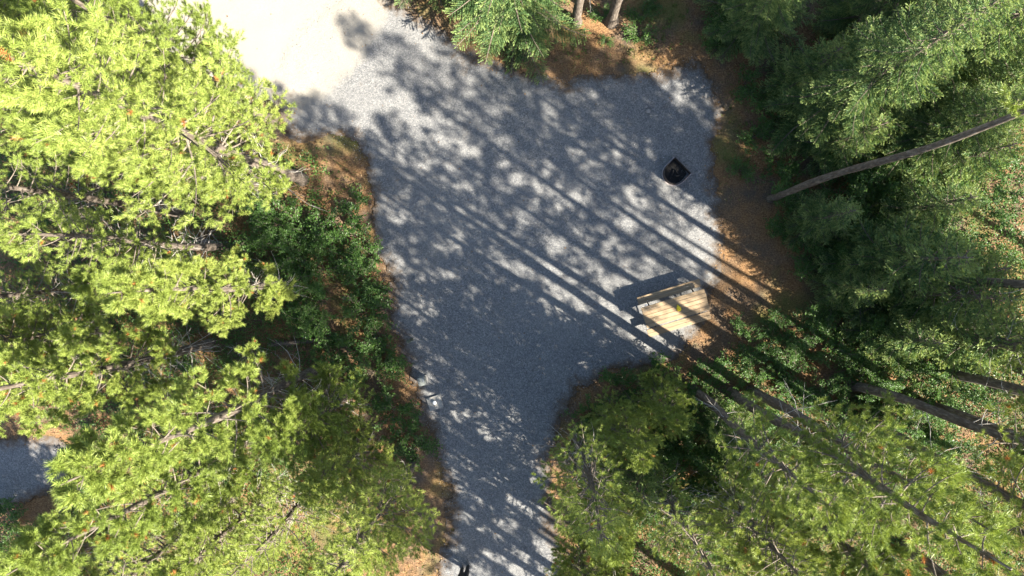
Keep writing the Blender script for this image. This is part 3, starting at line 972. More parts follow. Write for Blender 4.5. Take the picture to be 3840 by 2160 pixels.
GS = 'leafy shrubs along the left edge of the pad'
GU = 'undergrowth shrubs in the right-hand shade'
SHRUBS = [
    ('low', 1335, 760, 1.0, 'small green plant at the corner of the pad below the road', GS),
    ('bushy', 1230, 880, 1.25, 'pale leafy shrub below the brown needle patch', GS),
    ('wide', 1130, 850, 1.25, 'dark leafy shrub in the deep shade left of the pad', GS),
    ('bushy', 1335, 890, 1.15, 'dark green shrub at the pad edge beside the pale leafy one', GS),
    ('wide', 1230, 1010, 1.15, 'leafy shrub with a pale sunlit top halfway along the pad edge', GS),
    ('bushy', 1370, 1040, 1.05, 'green shrub touching the gravel below the pale sunlit shrub', GS),
    ('bushy', 1385, 1160, 1.1, 'dark shrub beside the small dead log at the pad edge', GS),
    ('low', 1425, 1250, 1.2, 'low green shrub opposite the green marker post', GS),
    ('wide', 1410, 1390, 1.05, 'bright green shrub beside the grey utility box', GS),
    ('bushy', 1320, 1310, 1.2, 'dark shrub just above the bright green shrub', GS),
    ('bushy', 1490, 1530, 1.05, 'dark green shrub left of the concrete slab', GS),
    ('low', 1575, 1680, 1.15, 'green shrub above the broad pine at the bottom of the pad', GS),
    ('bushy', 1440, 1480, 0.6, 'small shrub by the bare twig tangle', GS),
    ('lanky', 1100, 960, 1.1, 'lanky shrub between the left pines', GS),
    ('wide', 1010, 1010, 0.8, 'wide dark shrub under the tufted pine', GS),
    ('wide', 1180, 1160, 1.1, 'broad dark shrub between the pines and the pad edge', GS),
    ('wide', 1230, 1240, 1.1, 'deep green shrub under the bright sprays at the left', GS),
    ('wide', 1120, 930, 1.1, 'shadowed shrub below the brown log at the left', GS),
    ('bushy', 1300, 1420, 1.0, 'dark shrub above the tangle of bare twigs', GS),
    ('sapling', 1080, 840, 0.8, 'dim leafy sapling in the dark gap below the top left pines', GS),
    ('sapling', 1230, 1130, 0.75, 'dim leafy sapling beside the tufted pine', GS),
    ('wide', 960, 880, 1.1, 'shrub in the dark gap at the left', GS),
    ('wide', 2555, 1420, 0.9, 'small-leaved bush just below the picnic table', GU),
    ('low', 2690, 1370, 0.9, 'small-leaved bush touching the lower right end of the table area', GU),
    ('wide', 2640, 1470, 1.0, 'dark bush below the small-leaved bush by the table', GU),
    ('wide', 2860, 1360, 0.95, 'bush in the dark right of the small-leaved bushes', GU),
    ('bushy', 2450, 1400, 0.9, 'bush at the gravel edge left of the small-leaved bushes', GU),
    ('wide', 2330, 1450, 0.9, 'dark bush on the lower right edge of the gravel', GU),
    ('bushy', 2210, 1540, 0.9, 'dark bush at the corner where the pad narrows', GU),
    ('sapling', 3190, 985, 0.9, 'leafy sapling over the topmost shaded trunks', GU),
    ('sapling', 3250, 1170, 0.9, 'leafy sapling between the shaded trunks', GU),
    ('sapling', 3330, 1060, 1.0, 'leafy sapling behind the shaded trunks', GU),
    ('sapling', 3520, 1280, 1.0, 'leafy sapling standing over the fallen log', GU),
    ('low', 1395, 960, 1.1, 'low dark plant at the pad edge between two shrubs', GS),
    ('low', 1450, 1330, 1.0, 'low plant at the pad edge right of the dark shrub', GS),
    ('bushy', 1530, 1620, 0.9, 'dark shrub at the pad edge below the concrete slab', GS),
    ('low', 1400, 1100, 1.0, 'low green plant spilling onto the gravel halfway down the left edge', GS),
    ('wide', 3085, 1010, 1.0, 'broad shrub on the border of the orange needles', GU),
    ('wide', 3110, 1120, 1.0, 'broad shrub where the trunk shadows begin', GU),
    ('wide', 3100, 1220, 0.9, 'shrub at the foot of the shadow-casting pines', GU),
    ('sapling', 3290, 230, 1.0, 'sunlit leafy sapling near the top right corner', GU),
    ('sapling', 3450, 320, 1.1, 'sunlit leafy sapling at the right edge near the top', GU),
    ('sapling', 3330, 480, 1.0, 'leafy sapling among the spruces at the upper right', GU),
    ('sapling', 3560, 560, 1.1, 'leafy sapling on the right edge above the grey trunk', GU),
    ('sapling', 3380, 720, 1.0, 'leafy sapling beneath the far end of the grey trunk', GU),
    ('sapling', 3600, 700, 1.1, 'leafy sapling at the right edge under the grey trunk', GU),
    ('wide', 2660, 30, 1.0, 'leafy shrub between the clearing and the hanging fronds at the top', GU),
    ('wide', 2880, 1280, 0.9, 'bush right of the small-leaved bush by the table end', GU),
    ('wide', 2960, 1400, 1.0, 'bush in streaks of sun between the lower right trunks', GU),
    ('wide', 3060, 1500, 1.0, 'half-lit bush between the lower right pines', GU),
    ('bushy', 2800, 1440, 1.0, 'bush beside the tall dark trunk', GU),
    ('wide', 3170, 1430, 1.0, 'bush in front of the shaded trunks at the right', GU),
    ('wide', 2930, 1530, 1.0, 'bush below the tall dark trunk', GU),
    ('wide', 3180, 1600, 1.0, 'bush beside the blue tarp', GU),
    ('wide', 3060, 1290, 1.0, 'bush at the foot of the second shaded trunk', GU),
    ('bushy', 2960, 1230, 0.9, 'low bush where the orange needles end', GU),
    ('wide', 3290, 1700, 1.1, 'bush by the sunny soil near the bottom right corner', GU),
    ('wide', 2760, 1600, 1.0, 'bush under the lower right pines', GU),
    ('wide', 2960, 1680, 1.1, 'bush left of the blue tarp', GU),
    ('wide', 3130, 1800, 1.1, 'bush near the bottom edge below the blue tarp', GU),
    ('wide', 2850, 1850, 1.1, 'bush at the bottom edge between the lower right pines', GU),
    ('sapling', 3350, 1600, 1.0, 'leafy sapling near the bottom right corner', GU),
    ('sapling', 3290, 1450, 0.95, 'leafy sapling below the dark fallen log near the right edge', GU),
    ('wide', 3560, 480, 1.2, 'shrub at the upper right edge among spruces', GU),
    ('sapling', 2390, 1640, 0.9, 'leafy sapling among the dark pines where the pad narrows', GU),
    ('sapling', 2500, 1590, 0.95, 'leafy sapling behind the dense dark pine below the table', GU),
    ('sapling', 2560, 1730, 1.0, 'leafy sapling in the middle of the lower right pines', GU),
    ('sapling', 2450, 1820, 1.0, 'leafy sapling at the bottom edge under the thin dark pine', GU),
    ('sapling', 2660, 1640, 1.0, 'leafy sapling left of the tall dark trunk', GU),
    ('sapling', 2330, 1830, 0.95, 'leafy sapling close to the bottom edge right of the gravel', GU),
    ('sapling', 2730, 1770, 1.0, 'leafy sapling beside the pine with the yellow lit top', GU),
    ('sapling', 2600, 1890, 1.0, 'leafy sapling lowest of those between the lower right pines', GU),
    ('sapling', 2240, 1690, 0.8, 'leafy sapling under the grey dead branches at the pad edge', GU),
    ('sapling', 3450, 1560, 1.0, 'leafy sapling on the right edge above the bottom corner', GU),
    ('wide', 60, 1930, 1.2, 'shrub in the bottom left corner', GS),
    ('wide', 330, 1880, 1.2, 'shrub below the gravel clearing', GS),
    ('low', 2255, 60, 0.7, 'green plant between the two trunks at the top', 'green plants in the sunny clearing'),
    ('low', 2400, 60, 0.85, 'green plant right of the sunlit trunk', 'green plants in the sunny clearing'),
    ('low', 2395, 140, 0.9, 'brightest green plant in the sunny clearing', 'green plants in the sunny clearing'),
    ('low', 2270, 160, 0.45, 'small green plant below the sunlit trunk', 'green plants in the sunny clearing'),
    ('low', 2450, 20, 0.7, 'green plant at the top edge of the clearing', 'green plants in the sunny clearing'),
    ('sapling', 3210, 800, 1.0, 'tall leafy sapling below the long grey trunk at the right', GU),
    ('sapling', 3320, 960, 1.1, 'tall leafy sapling near the right edge level with the table', GU),
    ('sapling', 3230, 1090, 0.9, 'tall leafy sapling in the middle of the dark right side', GU),
    ('sapling', 3420, 1150, 1.1, 'tall leafy sapling just above the fallen log', GU),
    ('sapling', 3110, 900, 0.8, 'leafy sapling beside the dark young spruces', GU),
    ('sapling', 3430, 820, 1.1, 'leafy sapling with lit leaves at the right edge', GU),
    ('sapling', 3300, 1280, 1.0, 'leafy sapling left of the dark fallen log', GU),
    ('sapling', 3480, 1400, 1.1, 'leafy sapling below the fallen log at the right edge', GU),
    ('sapling', 3150, 640, 0.9, 'leafy sapling just above the long grey trunk', GU),
    ('low', 2790, 320, 1.0, 'low yellow-green plant at the top right corner of the gravel', GU),
    ('bushy', 2870, 390, 0.8, 'shrub on the mossy bank right of the gravel corner', GU),
    ('low', 2820, 520, 1.0, 'low plant on the brown bank above the fire ring', GU),
    ('bushy', 2900, 600, 0.9, 'dark shrub on the bank near the foot of the grey trunk', GU),
    ('bushy', 2960, 680, 0.9, 'dark shrub touching the foot of the grey trunk', GU),
    ('low', 2770, 640, 0.8, 'small dark plant on the bank right of the fire ring', GU),
    ('wide', 2720, 170, 0.9, 'shrub on the bank above the gravel corner', GU),
    ('wide', 2990, 780, 1.0, 'dark shrub just below the foot of the grey trunk', GU),
    ('bushy', 2900, 470, 0.75, 'half-lit shrub on the yellow mossy ground', GU),
    ('bushy', 3000, 540, 0.85, 'sunlit shrub among rusty litter above the long trunk', GU),
    ('lanky', 3080, 700, 0.9, 'shrub just above the long grey trunk', GU),
    ('wide', 2960, 880, 0.85, 'dark shrub bordering the orange needles', GU),
    ('wide', 3060, 960, 0.95, 'broad dark shrub inside the right-hand shade', GU),
    ('wide', 3180, 1060, 1.0, 'broad shrub in the middle of the right-hand shade', GU),
    ('wide', 3280, 920, 1.0, 'dense shrub between the young spruces at the right', GU),
    ('wide', 3400, 900, 1.0, 'green shrub near the right edge', GU),
    ('bushy', 3480, 780, 0.95, 'shrub with lit leaves at the right edge', GU),
    ('lanky', 3330, 1140, 0.9, 'bright leaved shrub left of the fallen log', GU),
    ('lanky', 3520, 1160, 0.9, 'bright leaved shrub above the fallen log', GU),
    ('wide', 3600, 950, 1.0, 'shrub on the right edge level with the picnic table', GU),
    ('wide', 3420, 1330, 0.9, 'shrub below the fallen log', GU),
    ('bushy', 3230, 1370, 0.85, 'shrub in patchy light below the young spruce', GU),
    ('wide', 3320, 1500, 0.95, 'green shrub around the sunny soil at the lower right', GU),
    ('wide', 2770, 1275, 0.85, 'shrub under the pines beside the table', GU),
    ('bushy', 3000, 1330, 0.85, 'shrub behind the pines below the orange needles', GU),
    ('wide', 3480, 640, 0.9, 'shrub above the long trunk at the right edge', GU),
]
for (k, x, y, s, lab, grp) in SHRUBS:
    plant(k, x, y, s, lab, 'shrub', grp)


# ------------------------------------------------------------------ ground cover and loose bits (stuff)
def scatter_pts(n, box, fn, seed):
    r = np.random.RandomState(seed)
    out = []
    while len(out) < n:
        x = box[0] + (box[1] - box[0]) * r.rand(n); y = box[2] + (box[3] - box[2]) * r.rand(n)
        p = fn(x, y)
        k = r.rand(n) < p
        out += list(zip(x[k], y[k]))
    return np.array(out[:n])


def dall(x, y):
    d = np.full(np.shape(x), 9.0)
    for poly in (PAD, ROAD, SITE, PATH):
        d = np.minimum(d, sdist(x, y, poly))
    return d


def gz(x, y):
    d = dall(x, y)
    return relief(x, y) + np.clip(d, 0, 1.2) * 0.05 + (vnoise(x, y, 0.9) - 0.5) * 0.10 * np.clip(d, 0, 1) + np.where(d < 0, 0.012, 0.0)


def herb_density(x, y):
    d = dall(x, y)
    n = vnoise(x, y, 0.45) * 0.6 + vnoise(x, y, 1.6) * 0.4
    p = np.clip((n - 0.42) * 5, 0, 1) * np.clip((d - 0.25) / 0.8, 0, 1)
    # bare orange needles around the right end of the table
    o = at(2850, 1030)
    p *= np.clip((np.hypot(x - o.x, y - o.y) - 2.9) / 1.0, 0.01, 1)
    return p


pts = scatter_pts(5200, (-19, 19, -12, 12), herb_density, 5)
r = np.random.RandomState(9)
sp, sd, ss = [], [], []
for (x, y) in pts:
    hh = 0.05 + 0.16 * r.rand()
    for j in range(r.randint(5, 10)):
        a = r.rand() * 6.283
        sp.append((x + math.cos(a) * 0.05 * r.rand(), y + math.sin(a) * 0.05 * r.rand(), hh * r.rand())); sd.append((math.cos(a), math.sin(a), 0.5 + 0.3 * r.randn())); ss.append(0.7 + 0.7 * r.rand())
sp = np.array(sp); sd = np.array(sd); ss = np.array(ss)
sp[:, 2] += gz(sp[:, 0], sp[:, 1])
V, Fc, _ = assemble(LEAVES, frames(sd, r, ss), sp, r.randint(0, 3, len(sp)))
tag(obj('ground_cover', np_mesh('ground_cover', V, Fc, [M_HERB])), 'low leafy ground cover on the forest floor', 'ground cover', kind='stuff')

LEAF2 = [(V_[:4], np.array([(0, 2, 1), (0, 3, 2)])) for V_, _f in LEAVES]
# taller undergrowth between the lower right pines and under the left crowns
def under_density(x, y):
    d = dall(x, y)
    a_ = at(2150, 1380); b_ = at(1330, 700)
    right = (x > a_.x) & (y < a_.y - 0.25 * (x - a_.x) + 0.0) | (x > at(3120, 1000).x)
    left = x < b_.x - 1.0
    o = at(2850, 1030)
    keep = np.clip((np.hypot(x - o.x, y - o.y) - 3.0) / 0.8, 0, 1)
    return np.clip((vnoise(x, y, 0.7) * 0.6 + vnoise(x, y, 2.2) * 0.4 - 0.16) * 4, 0, 1) * (right | left) * np.clip((d - 0.3) / 0.6, 0, 1) * keep
pts = scatter_pts(17500, (-19, 19, -12, 12), under_density, 55)
sp, sd, ss = [], [], []
for (x, y) in pts:
    hh = 0.15 + 0.4 * r.rand()
    for j in range(r.randint(8, 14)):
        a = r.rand() * 6.283; q = 0.16 * r.rand() ** 0.5
        sp.append((x + math.cos(a) * q, y + math.sin(a) * q, hh * (0.35 + 0.65 * r.rand()))); sd.append((math.cos(a), math.sin(a), 0.15 + 0.35 * r.randn())); ss.append(0.8 + 0.6 * r.rand())
sp = np.array(sp); sd = np.array(sd); ss = np.array(ss)
sp[:, 2] += gz(sp[:, 0], sp[:, 1])
V, Fc, _ = assemble(LEAF2, frames(sd, r, ss), sp, r.randint(0, 3, len(sp)))
tag(obj('undergrowth', np_mesh('undergrowth', V, Fc, [M_LEAF])), 'knee-high leafy undergrowth between the trees', 'undergrowth', kind='stuff')

# grass blades, part green part straw
BLADE = [(np.array([(-0.004, 0, 0), (0.004, 0, 0), (0.003, 0.02, 0.09), (0, 0.06, 0.16)]), np.array([(0, 1, 2), (0, 2, 3)]))]
pts = scatter_pts(26000, (-19, 19, -12, 12), lambda x, y: np.clip((vnoise(x, y, 0.8) * 0.7 + vnoise(x, y, 3.0) * 0.3 - 0.4) * 4, 0, 1) * np.clip(dall(x, y) / 0.4, 0, 1) * np.clip((np.hypot(x - at(2850, 1030).x, y - at(2850, 1030).y) - 2.6), 0.02, 1), 15)
sp = np.column_stack([pts, gz(pts[:, 0], pts[:, 1]) - 0.01])
sd = np.column_stack([r.randn(len(sp), 2) * 0.5, np.ones(len(sp))])
V, Fc, _ = assemble(BLADE, frames(sd, r, 0.7 + 0.8 * r.rand(len(sp))), sp, np.zeros(len(sp), int))
mi = (vnoise(sp[:, 0], sp[:, 1], 1.2) + 0.4 * r.rand(len(sp)) > 0.75).astype(int)
tag(obj('grass', np_mesh('grass', V, Fc, [M_HERB, M_DRY], np.repeat(mi, 2))), 'thin grass and dry straw on the forest floor', 'grass', kind='stuff')

# needle litter and twigs spilling over the pad edge
def edge_d(x, y):
    d = dall(x, y)
    return np.where(d > -0.5, np.clip(1 + d / 0.5, 0, 1) ** 2, 0) * 0.9 + 0.022 * (d < 0)
pts = scatter_pts(38000, (-19, 19, -12, 12), edge_d, 25)
STICK = [(np.array([(-0.003, 0, 0), (0.003, 0, 0), (0.002, 0.004, 0.07), (-0.002, 0.004, 0.07)]), np.array([(0, 1, 2), (0, 2, 3)])),
         (np.array([(-0.015, 0, 0), (0.015, 0.004, 0.01), (0.006, 0.008, 0.045), (-0.012, 0, 0.03)]), np.array([(0, 1, 2), (0, 2, 3)]))]
sp = np.column_stack([pts, gz(pts[:, 0], pts[:, 1]) + 0.012])
a = r.rand(len(sp)) * 6.283
sd = np.column_stack([np.cos(a), np.sin(a), 0.12 * r.randn(len(sp))])
V, Fc, _ = assemble(STICK, frames(sd, r, 0.7 + 1.0 * r.rand(len(sp))), sp, (r.rand(len(sp)) < 0.5).astype(int))
tag(obj('needle_litter', np_mesh('needle_litter', V, Fc, [M_DRY])), 'fallen needles, bark flakes and twigs', 'litter', kind='stuff')

# loose pebbles on the pad
PEB = []
for s in range(3):
    rr = np.random.RandomState(40 + s)
    V0 = np.array([(1, 0, 0), (-1, 0, 0), (0, 1, 0), (0, -1, 0), (0, 0, 0.8), (0, 0, -0.8)]) * (0.7 + 0.5 * rr.rand(6, 1))
    PEB.append((V0 * 0.014, np.array([(0, 2, 4), (2, 1, 4), (1, 3, 4), (3, 0, 4), (2, 0, 5), (1, 2, 5), (3, 1, 5), (0, 3, 5)])))
pts = scatter_pts(26000, (-9, 9, -11, 11), lambda x, y: (sdist(x, y, PAD) < 0.05).astype(float) * 0.9, 35)
sp = np.column_stack([pts, gz(pts[:, 0], pts[:, 1]) + 0.004])
sc = 0.6 + 0.9 * r.rand(len(sp)) ** 2 + (r.rand(len(sp)) < 0.01) * 1.0
V, Fc, _ = assemble(PEB, frames(r.randn(len(sp), 3), r, sc), sp, r.randint(0, 3, len(sp)))
tag(obj('loose_gravel', np_mesh('loose_gravel', V, Fc, [M_PEB])), 'loose stones on the gravel pad', 'gravel', kind='stuff')


# ------------------------------------------------------------------ picnic table
ang = math.radians(17.0)
pc = at(2533, 1157, 0.76); pc.z = 0.02
table = empty('picnic_table', pc, ang)
tag(table, 'brown wooden picnic table with two benches, half in the sun', 'picnic table')
TL, PWD = 2.19, 0.136
for i in range(5):
    me = box_mesh('table_plank', TL + rng.uniform(-0.01, 0.01), PWD, 0.042, M_WOOD, 0.005)
    obj('tabletop_plank', me, table, (rng.uniform(-0.006, 0.006), (i - 2) * (PWD + 0.008), 0.74 + rng.uniform(-0.002, 0.002)))
for sgn in (-1, 1):
    for j in (0, 1):
        me = box_mesh('bench_plank', TL, 0.128, 0.042, M_WOOD, 0.005)
        obj('bench_plank', me, table, (rng.uniform(-0.006, 0.006), sgn * (0.505 + j * 0.137), 0.44))
for sx in (-0.78, 0.78):
    T = Tubes()
    for sgn in (-1, 1):
        T.add([(sx, sgn * 0.24, 0.70), (sx, sgn * 0.58, 0.03), (sx, sgn * 0.66, 0.02)], [0.024, 0.024, 0.024], 8)
    T.add([(sx, -0.70, 0.395), (sx, 0.70, 0.395)], [0.022, 0.022], 8)
    T.add([(sx, -0.33, 0.695), (sx, 0.33, 0.695)], [0.022, 0.022], 8)
    obj('trestle', T.mesh('trestle', M_FRAME), table)
T = Tubes()
T.add([(-0.78, 0, 0.395), (-0.1, 0, 0.69)], [0.018, 0.018], 8)
T.add([(0.78, 0, 0.395), (0.1, 0, 0.69)], [0.018, 0.018], 8)
obj('brace', T.mesh('brace', M_FRAME), table)
# bolt heads
for sx in (-0.78, 0.78):
    T = Tubes()
    for yy in [(i - 2) * (PWD + 0.008) for i in range(5)]:
        T.add([(sx, yy, 0.755), (sx, yy, 0.766)], [0.011, 0.009], 8)
    for sgn in (-1, 1):
        for j in (0, 1):
            T.add([(sx, sgn * (0.505 + j * 0.137), 0.455), (sx, sgn * (0.505 + j * 0.137), 0.466)], [0.011, 0.009], 8)
    tag(obj('bolts', T.mesh('bolts', M_ALU), table), kind='stuff')


def blob(name, mat, sx, sy, sz, seed, subdiv=3, amp=0.18, freq=2.2):
    bm = bmesh.new()
    bmesh.ops.create_icosphere(bm, subdivisions=subdiv, radius=1.0)
    for v in bm.verts:
        n = mnoise.noise(v.co * freq + Vector((seed * 7.3, seed, 0)))
        v.co *= 1 + amp * n
        v.co.x *= sx; v.co.y *= sy; v.co.z *= sz
        if v.co.z < -sz * 0.6: v.co.z = -sz * 0.6
    me = bpy.data.meshes.new(name)
    bm.to_mesh(me); bm.free()
    me.materials.append(mat)
    me.polygons.foreach_set('use_smooth', np.full(len(me.polygons), True))
    return me


# small yellow pouch on the table
pp = at(2545, 1157, 0.78); pp.z = 0.02 + 0.761 + 0.03
pouch = empty('pouch', pp - Vector((0, 0, 0.03)), 0.4)
tag(pouch, 'small yellow pouch lying on the picnic table', 'pouch')
obj('bag', blob('pouch_bag', M_YELLOW, 0.075, 0.095, 0.05, 3, 3, 0.22, 2.5), pouch, (0, 0, 0.03))
T = Tubes()
T.add([(0.01, 0.085, 0.035), (0.015, 0.105, 0.04), (0.0, 0.125, 0.03)], [0.03, 0.012, 0.026], 8)
obj('neck', T.mesh('pouch_neck', M_YELLOW), pouch)
# grey clip at the corner of the table
cp = at(2424, 1144, 0.77)
clip = empty('table_clip', (cp.x, cp.y, 0.02 + 0.762), ang)
tag(clip, 'small grey clip on the upper left corner of the picnic table', 'clip')
obj('plate', box_mesh('clip_plate', 0.085, 0.05, 0.012, M_ALU, 0.003, (0, 0, 0.006)), clip)
T = Tubes()
T.add([(-0.03, -0.02, 0.015), (-0.02, 0.0, 0.035), (0.02, 0.0, 0.035), (0.03, -0.02, 0.015)], [0.006] * 4, 6)
obj('spring', T.mesh('clip_spring', M_STEEL), clip)

# ------------------------------------------------------------------ fire ring: D-shaped steel wall, straight back to the upper right
fc = at(2528, 652)
fire = empty('fire_ring', (fc.x, fc.y, relief(fc.x, fc.y) + 0.01), math.radians(45))
tag(fire, 'black steel fire ring with a straight back and rounded front', 'fire pit')
R_F = 0.385


def d_outline(Rr, n=26):
    # local +X-ish is the flat back
    p = [(0.36 + (Rr - R_F), -Rr)]
    for i in range(n + 1):
        t = -math.pi / 2 - math.pi * i / n
        p.append((math.cos(t) * Rr, math.sin(t) * Rr))
    p.append((0.36 + (Rr - R_F), Rr))
    return p


# local X axis must point to the photo's upper right: rotation 45 deg does that
def ring_wall(name, ro, ri, z0, z1, mat):
    o_ = d_outline(ro); i_ = d_outline(ri)
    n = len(o_)
    V = [(x, y, z0) for x, y in o_] + [(x, y, z1) for x, y in o_] + [(x, y, z0) for x, y in i_] + [(x, y, z1) for x, y in i_]
    Fq = []
    for k in range(n):
        m = (k + 1) % n
        Fq += [(k, m, n + m, n + k), (3 * n + k, 3 * n + m, 2 * n + m, 2 * n + k), (n + k, n + m, 3 * n + m, 3 * n + k), (2 * n + k, 2 * n + m, m, k)]
    me = bpy.data.meshes.new(name)
    me.from_pydata(V, [], Fq)
    me.materials.append(mat)
    me.update()
    return me


obj('wall', ring_wall('fire_wall', R_F, R_F - 0.012, -0.03, 0.30, M_STEEL), fire)
obj('base_flange', ring_wall('fire_flange', R_F + 0.04, R_F + 0.003, 0.0, 0.025, M_RIM), fire)
o_ = d_outline(R_F - 0.014)
me = bpy.data.meshes.new('ash_bed')
me.from_pydata([(x, y, 0.012) for x, y in o_] + [(0.02, 0, 0.03)], [], [(k, (k + 1) % len(o_), len(o_)) for k in range(len(o_))])
me.materials.append(M_SOOT)
obj('ash_bed', me, fire)
for k, (x, y, a, l) in enumerate([(-0.05, 0.06, 0.4, 0.3), (0.08, -0.05, 1.5, 0.26), (0.0, -0.12, 2.5, 0.22)]):
    T = Tubes()
    T.add([(x - math.cos(a) * l / 2, y - math.sin(a) * l / 2, 0.05 + 0.03 * k), (x, y, 0.055 + 0.03 * k), (x + math.cos(a) * l / 2, y + math.sin(a) * l / 2, 0.05 + 0.03 * k)], [0.028, 0.032, 0.026], 8)
    lg = obj('charred_log', T.mesh('charred_log', M_SOOT), None, (0, 0, 0))
    lg.matrix_world = Matrix.Translation(fire.location) @ Matrix.Rotation(math.radians(45), 4, 'Z')
    tag(lg, ['black charred log lying along the round front of the fire ring', 'black charred log across the middle of the fire ring', 'shortest black charred log on top in the fire ring'][k], 'log', 'charred logs in the fire ring')

# ------------------------------------------------------------------ service slab, box and post on the left of the pad
sc_ = at(1632, 1509)
slab = empty('concrete_slab', (sc_.x, sc_.y, relief(sc_.x, sc_.y) + 0.012), math.radians(18))
tag(slab, 'square grey concrete slab with a white pipe cap in its middle', 'slab')
obj('slab', box_mesh('slab_block', 0.50, 0.47, 0.09, M_CONC, 0.008, (0, 0, 0.02)), slab)
T = Tubes()
T.add([(0, 0, 0.06), (0, 0, 0.13)], [0.052, 0.052], 20)
obj('pipe', T.mesh('drain_pipe', M_PVC), slab, (0.0, 0.015, 0))
T = Tubes()
T.add([(0, 0, 0.12), (0, 0, 0.15), (0, 0, 0.158)], [0.064, 0.064, 0.052], 20)
T.add([(-0.02, 0, 0.158), (0.02, 0, 0.158)], [0.012, 0.012], 6)
obj('cap', T.mesh('pipe_cap', M_PVC), slab, (0.0, 0.015, 0))
T = Tubes()
T.add([(-0.02, -0.05, 0.068), (-0.05, -0.11, 0.07), (-0.06, -0.13, 0.068)], [0.006, 0.006, 0.004], 5)
obj('chain', T.mesh('slab_chain', M_STEEL), slab)

bc = at(1588, 1424)
ub = empty('utility_box', (bc.x, bc.y, relief(bc.x, bc.y)), math.radians(12))
tag(ub, 'low grey-green utility box standing above the concrete slab', 'utility box')
obj('body', box_mesh('box_body', 0.22, 0.26, 0.42, M_GREYBOX, 0.01, (0, 0, 0.21)), ub)
obj('lid', box_mesh('box_lid', 0.245, 0.285, 0.03, M_GREYBOX, 0.008, (0, 0, 0.437)), ub)
obj('latch', box_mesh('box_latch', 0.02, 0.12, 0.02, M_ALU, 0.004, (0.07, 0.03, 0.463)), ub)
obj('base', box_mesh('box_base', 0.30, 0.36, 0.05, M_CONC, 0.006, (0.01, -0.02, 0.03)), ub)

mc = at(1546, 1272)
mk = empty('marker_post', (mc.x, mc.y, relief(mc.x, mc.y)), math.radians(20))
tag(mk, 'short dark green post with a crossarm at the left edge of the gravel', 'post')
obj('post', box_mesh('post_shaft', 0.085, 0.085, 0.78, M_GREEN, 0.008, (0, 0, 0.36)), mk)
obj('cap', box_mesh('post_cap', 0.13, 0.11, 0.025, M_GREEN, 0.006, (0, 0, 0.765)), mk)
obj('plate', box_mesh('post_plate', 0.20, 0.018, 0.10, M_GREYBOX, 0.004, (0.02, -0.055, 0.60)), mk)

# rocks near the pad
for (x, y, s, sd_, lab) in [(2430, 418, 0.09, 1, 'dark stone lying on the gravel above the fire ring'), (2424, 400, 0.045, 2, 'small pale stone beside the dark stone on the gravel'),
                            (1330, 1012, 0.06, 3, 'pale stone at the left edge of the gravel'), (2150, 1990, 0.08, 4, 'stone at the right edge of the gravel near the bottom')]:
    p = at(x, y)
    tag(obj('rock', blob('rock', M_ROCK, s, s * 0.8, s * 0.6, sd_, 2, 0.35, 1.4), None, (p.x, p.y, relief(p.x, p.y) + s * 0.35)), lab, 'rock')


# ------------------------------------------------------------------ fallen wood
def log_obj(name, a, b, r1, r2, mat, label, stubs=5, seed=0, z=0.0, cat='log'):
    rr = random.Random(seed)
    pa = at(*a); pb = at(*b)
    root = empty(name, (pa.x, pa.y, floor_z(pa.x, pa.y) + r1 * 0.7 + z))
    dv = Vector((pb.x - pa.x, pb.y - pa.y, 0))
    T = Tubes()
    n = 9
    pts = [dv * (i / n) + Vector((rr.uniform(-.03, .03), rr.uniform(-.03, .03), rr.uniform(-.01, .03))) for i in range(n + 1)]
    T.add(pts, [r1 + (r2 - r1) * i / n + rr.uniform(-.006, .006) for i in range(n + 1)], 10)
    obj('stem', T.mesh(name + '_stem', mat), root)
    for k in range(stubs):
        i = rr.randint(2, n - 1)
        d = dv.normalized() * 0.5 + Vector((rr.uniform(-1, 1), rr.uniform(-1, 1), rr.uniform(0.1, 0.7)))
        d.normalize(); L = rr.uniform(0.2, 0.7)
        T = Tubes()
        T.add([pts[i], pts[i] + d * L * 0.5, pts[i] + d * L + Vector((rr.uniform(-.1, .1), rr.uniform(-.1, .1), 0))], [0.02, 0.014, 0.005], 5)
        obj('branch_stub', T.mesh(name + '_stub', M_DEAD), root)
    tag(root, label, cat)
    return root


log_obj('fallen_log', (3640, 1290), (3960, 1300), 0.16, 0.13, M_SPBARK, 'dark fallen log among shrubs at the right edge', 6, 1)
log_obj('fallen_log', (3235, 72), (3330, -20), 0.12, 0.10, M_SPBARK, 'dark log beside the gravel path at the top right', 1, 2)
log_obj('fallen_log', (1055, 1880), (1130, 1790), 0.06, 0.03, M_DEAD, 'pale dead branch on the ground near the bottom left', 5, 3)
log_obj('fallen_log', (700, 905), (1000, 925), 0.11, 0.09, M_SPBARK, 'brown fallen log in the shade below the top left pines', 3, 4)
log_obj('fallen_log', (1290, 1120), (1400, 1130), 0.05, 0.04, M_SPBARK, 'small dead log poking out of shrubs at the pad edge', 2, 5)
log_obj('fallen_log', (1010, 1290), (1240, 1270), 0.09, 0.07, M_BARK, 'grey fallen log between the left pines', 4, 6)


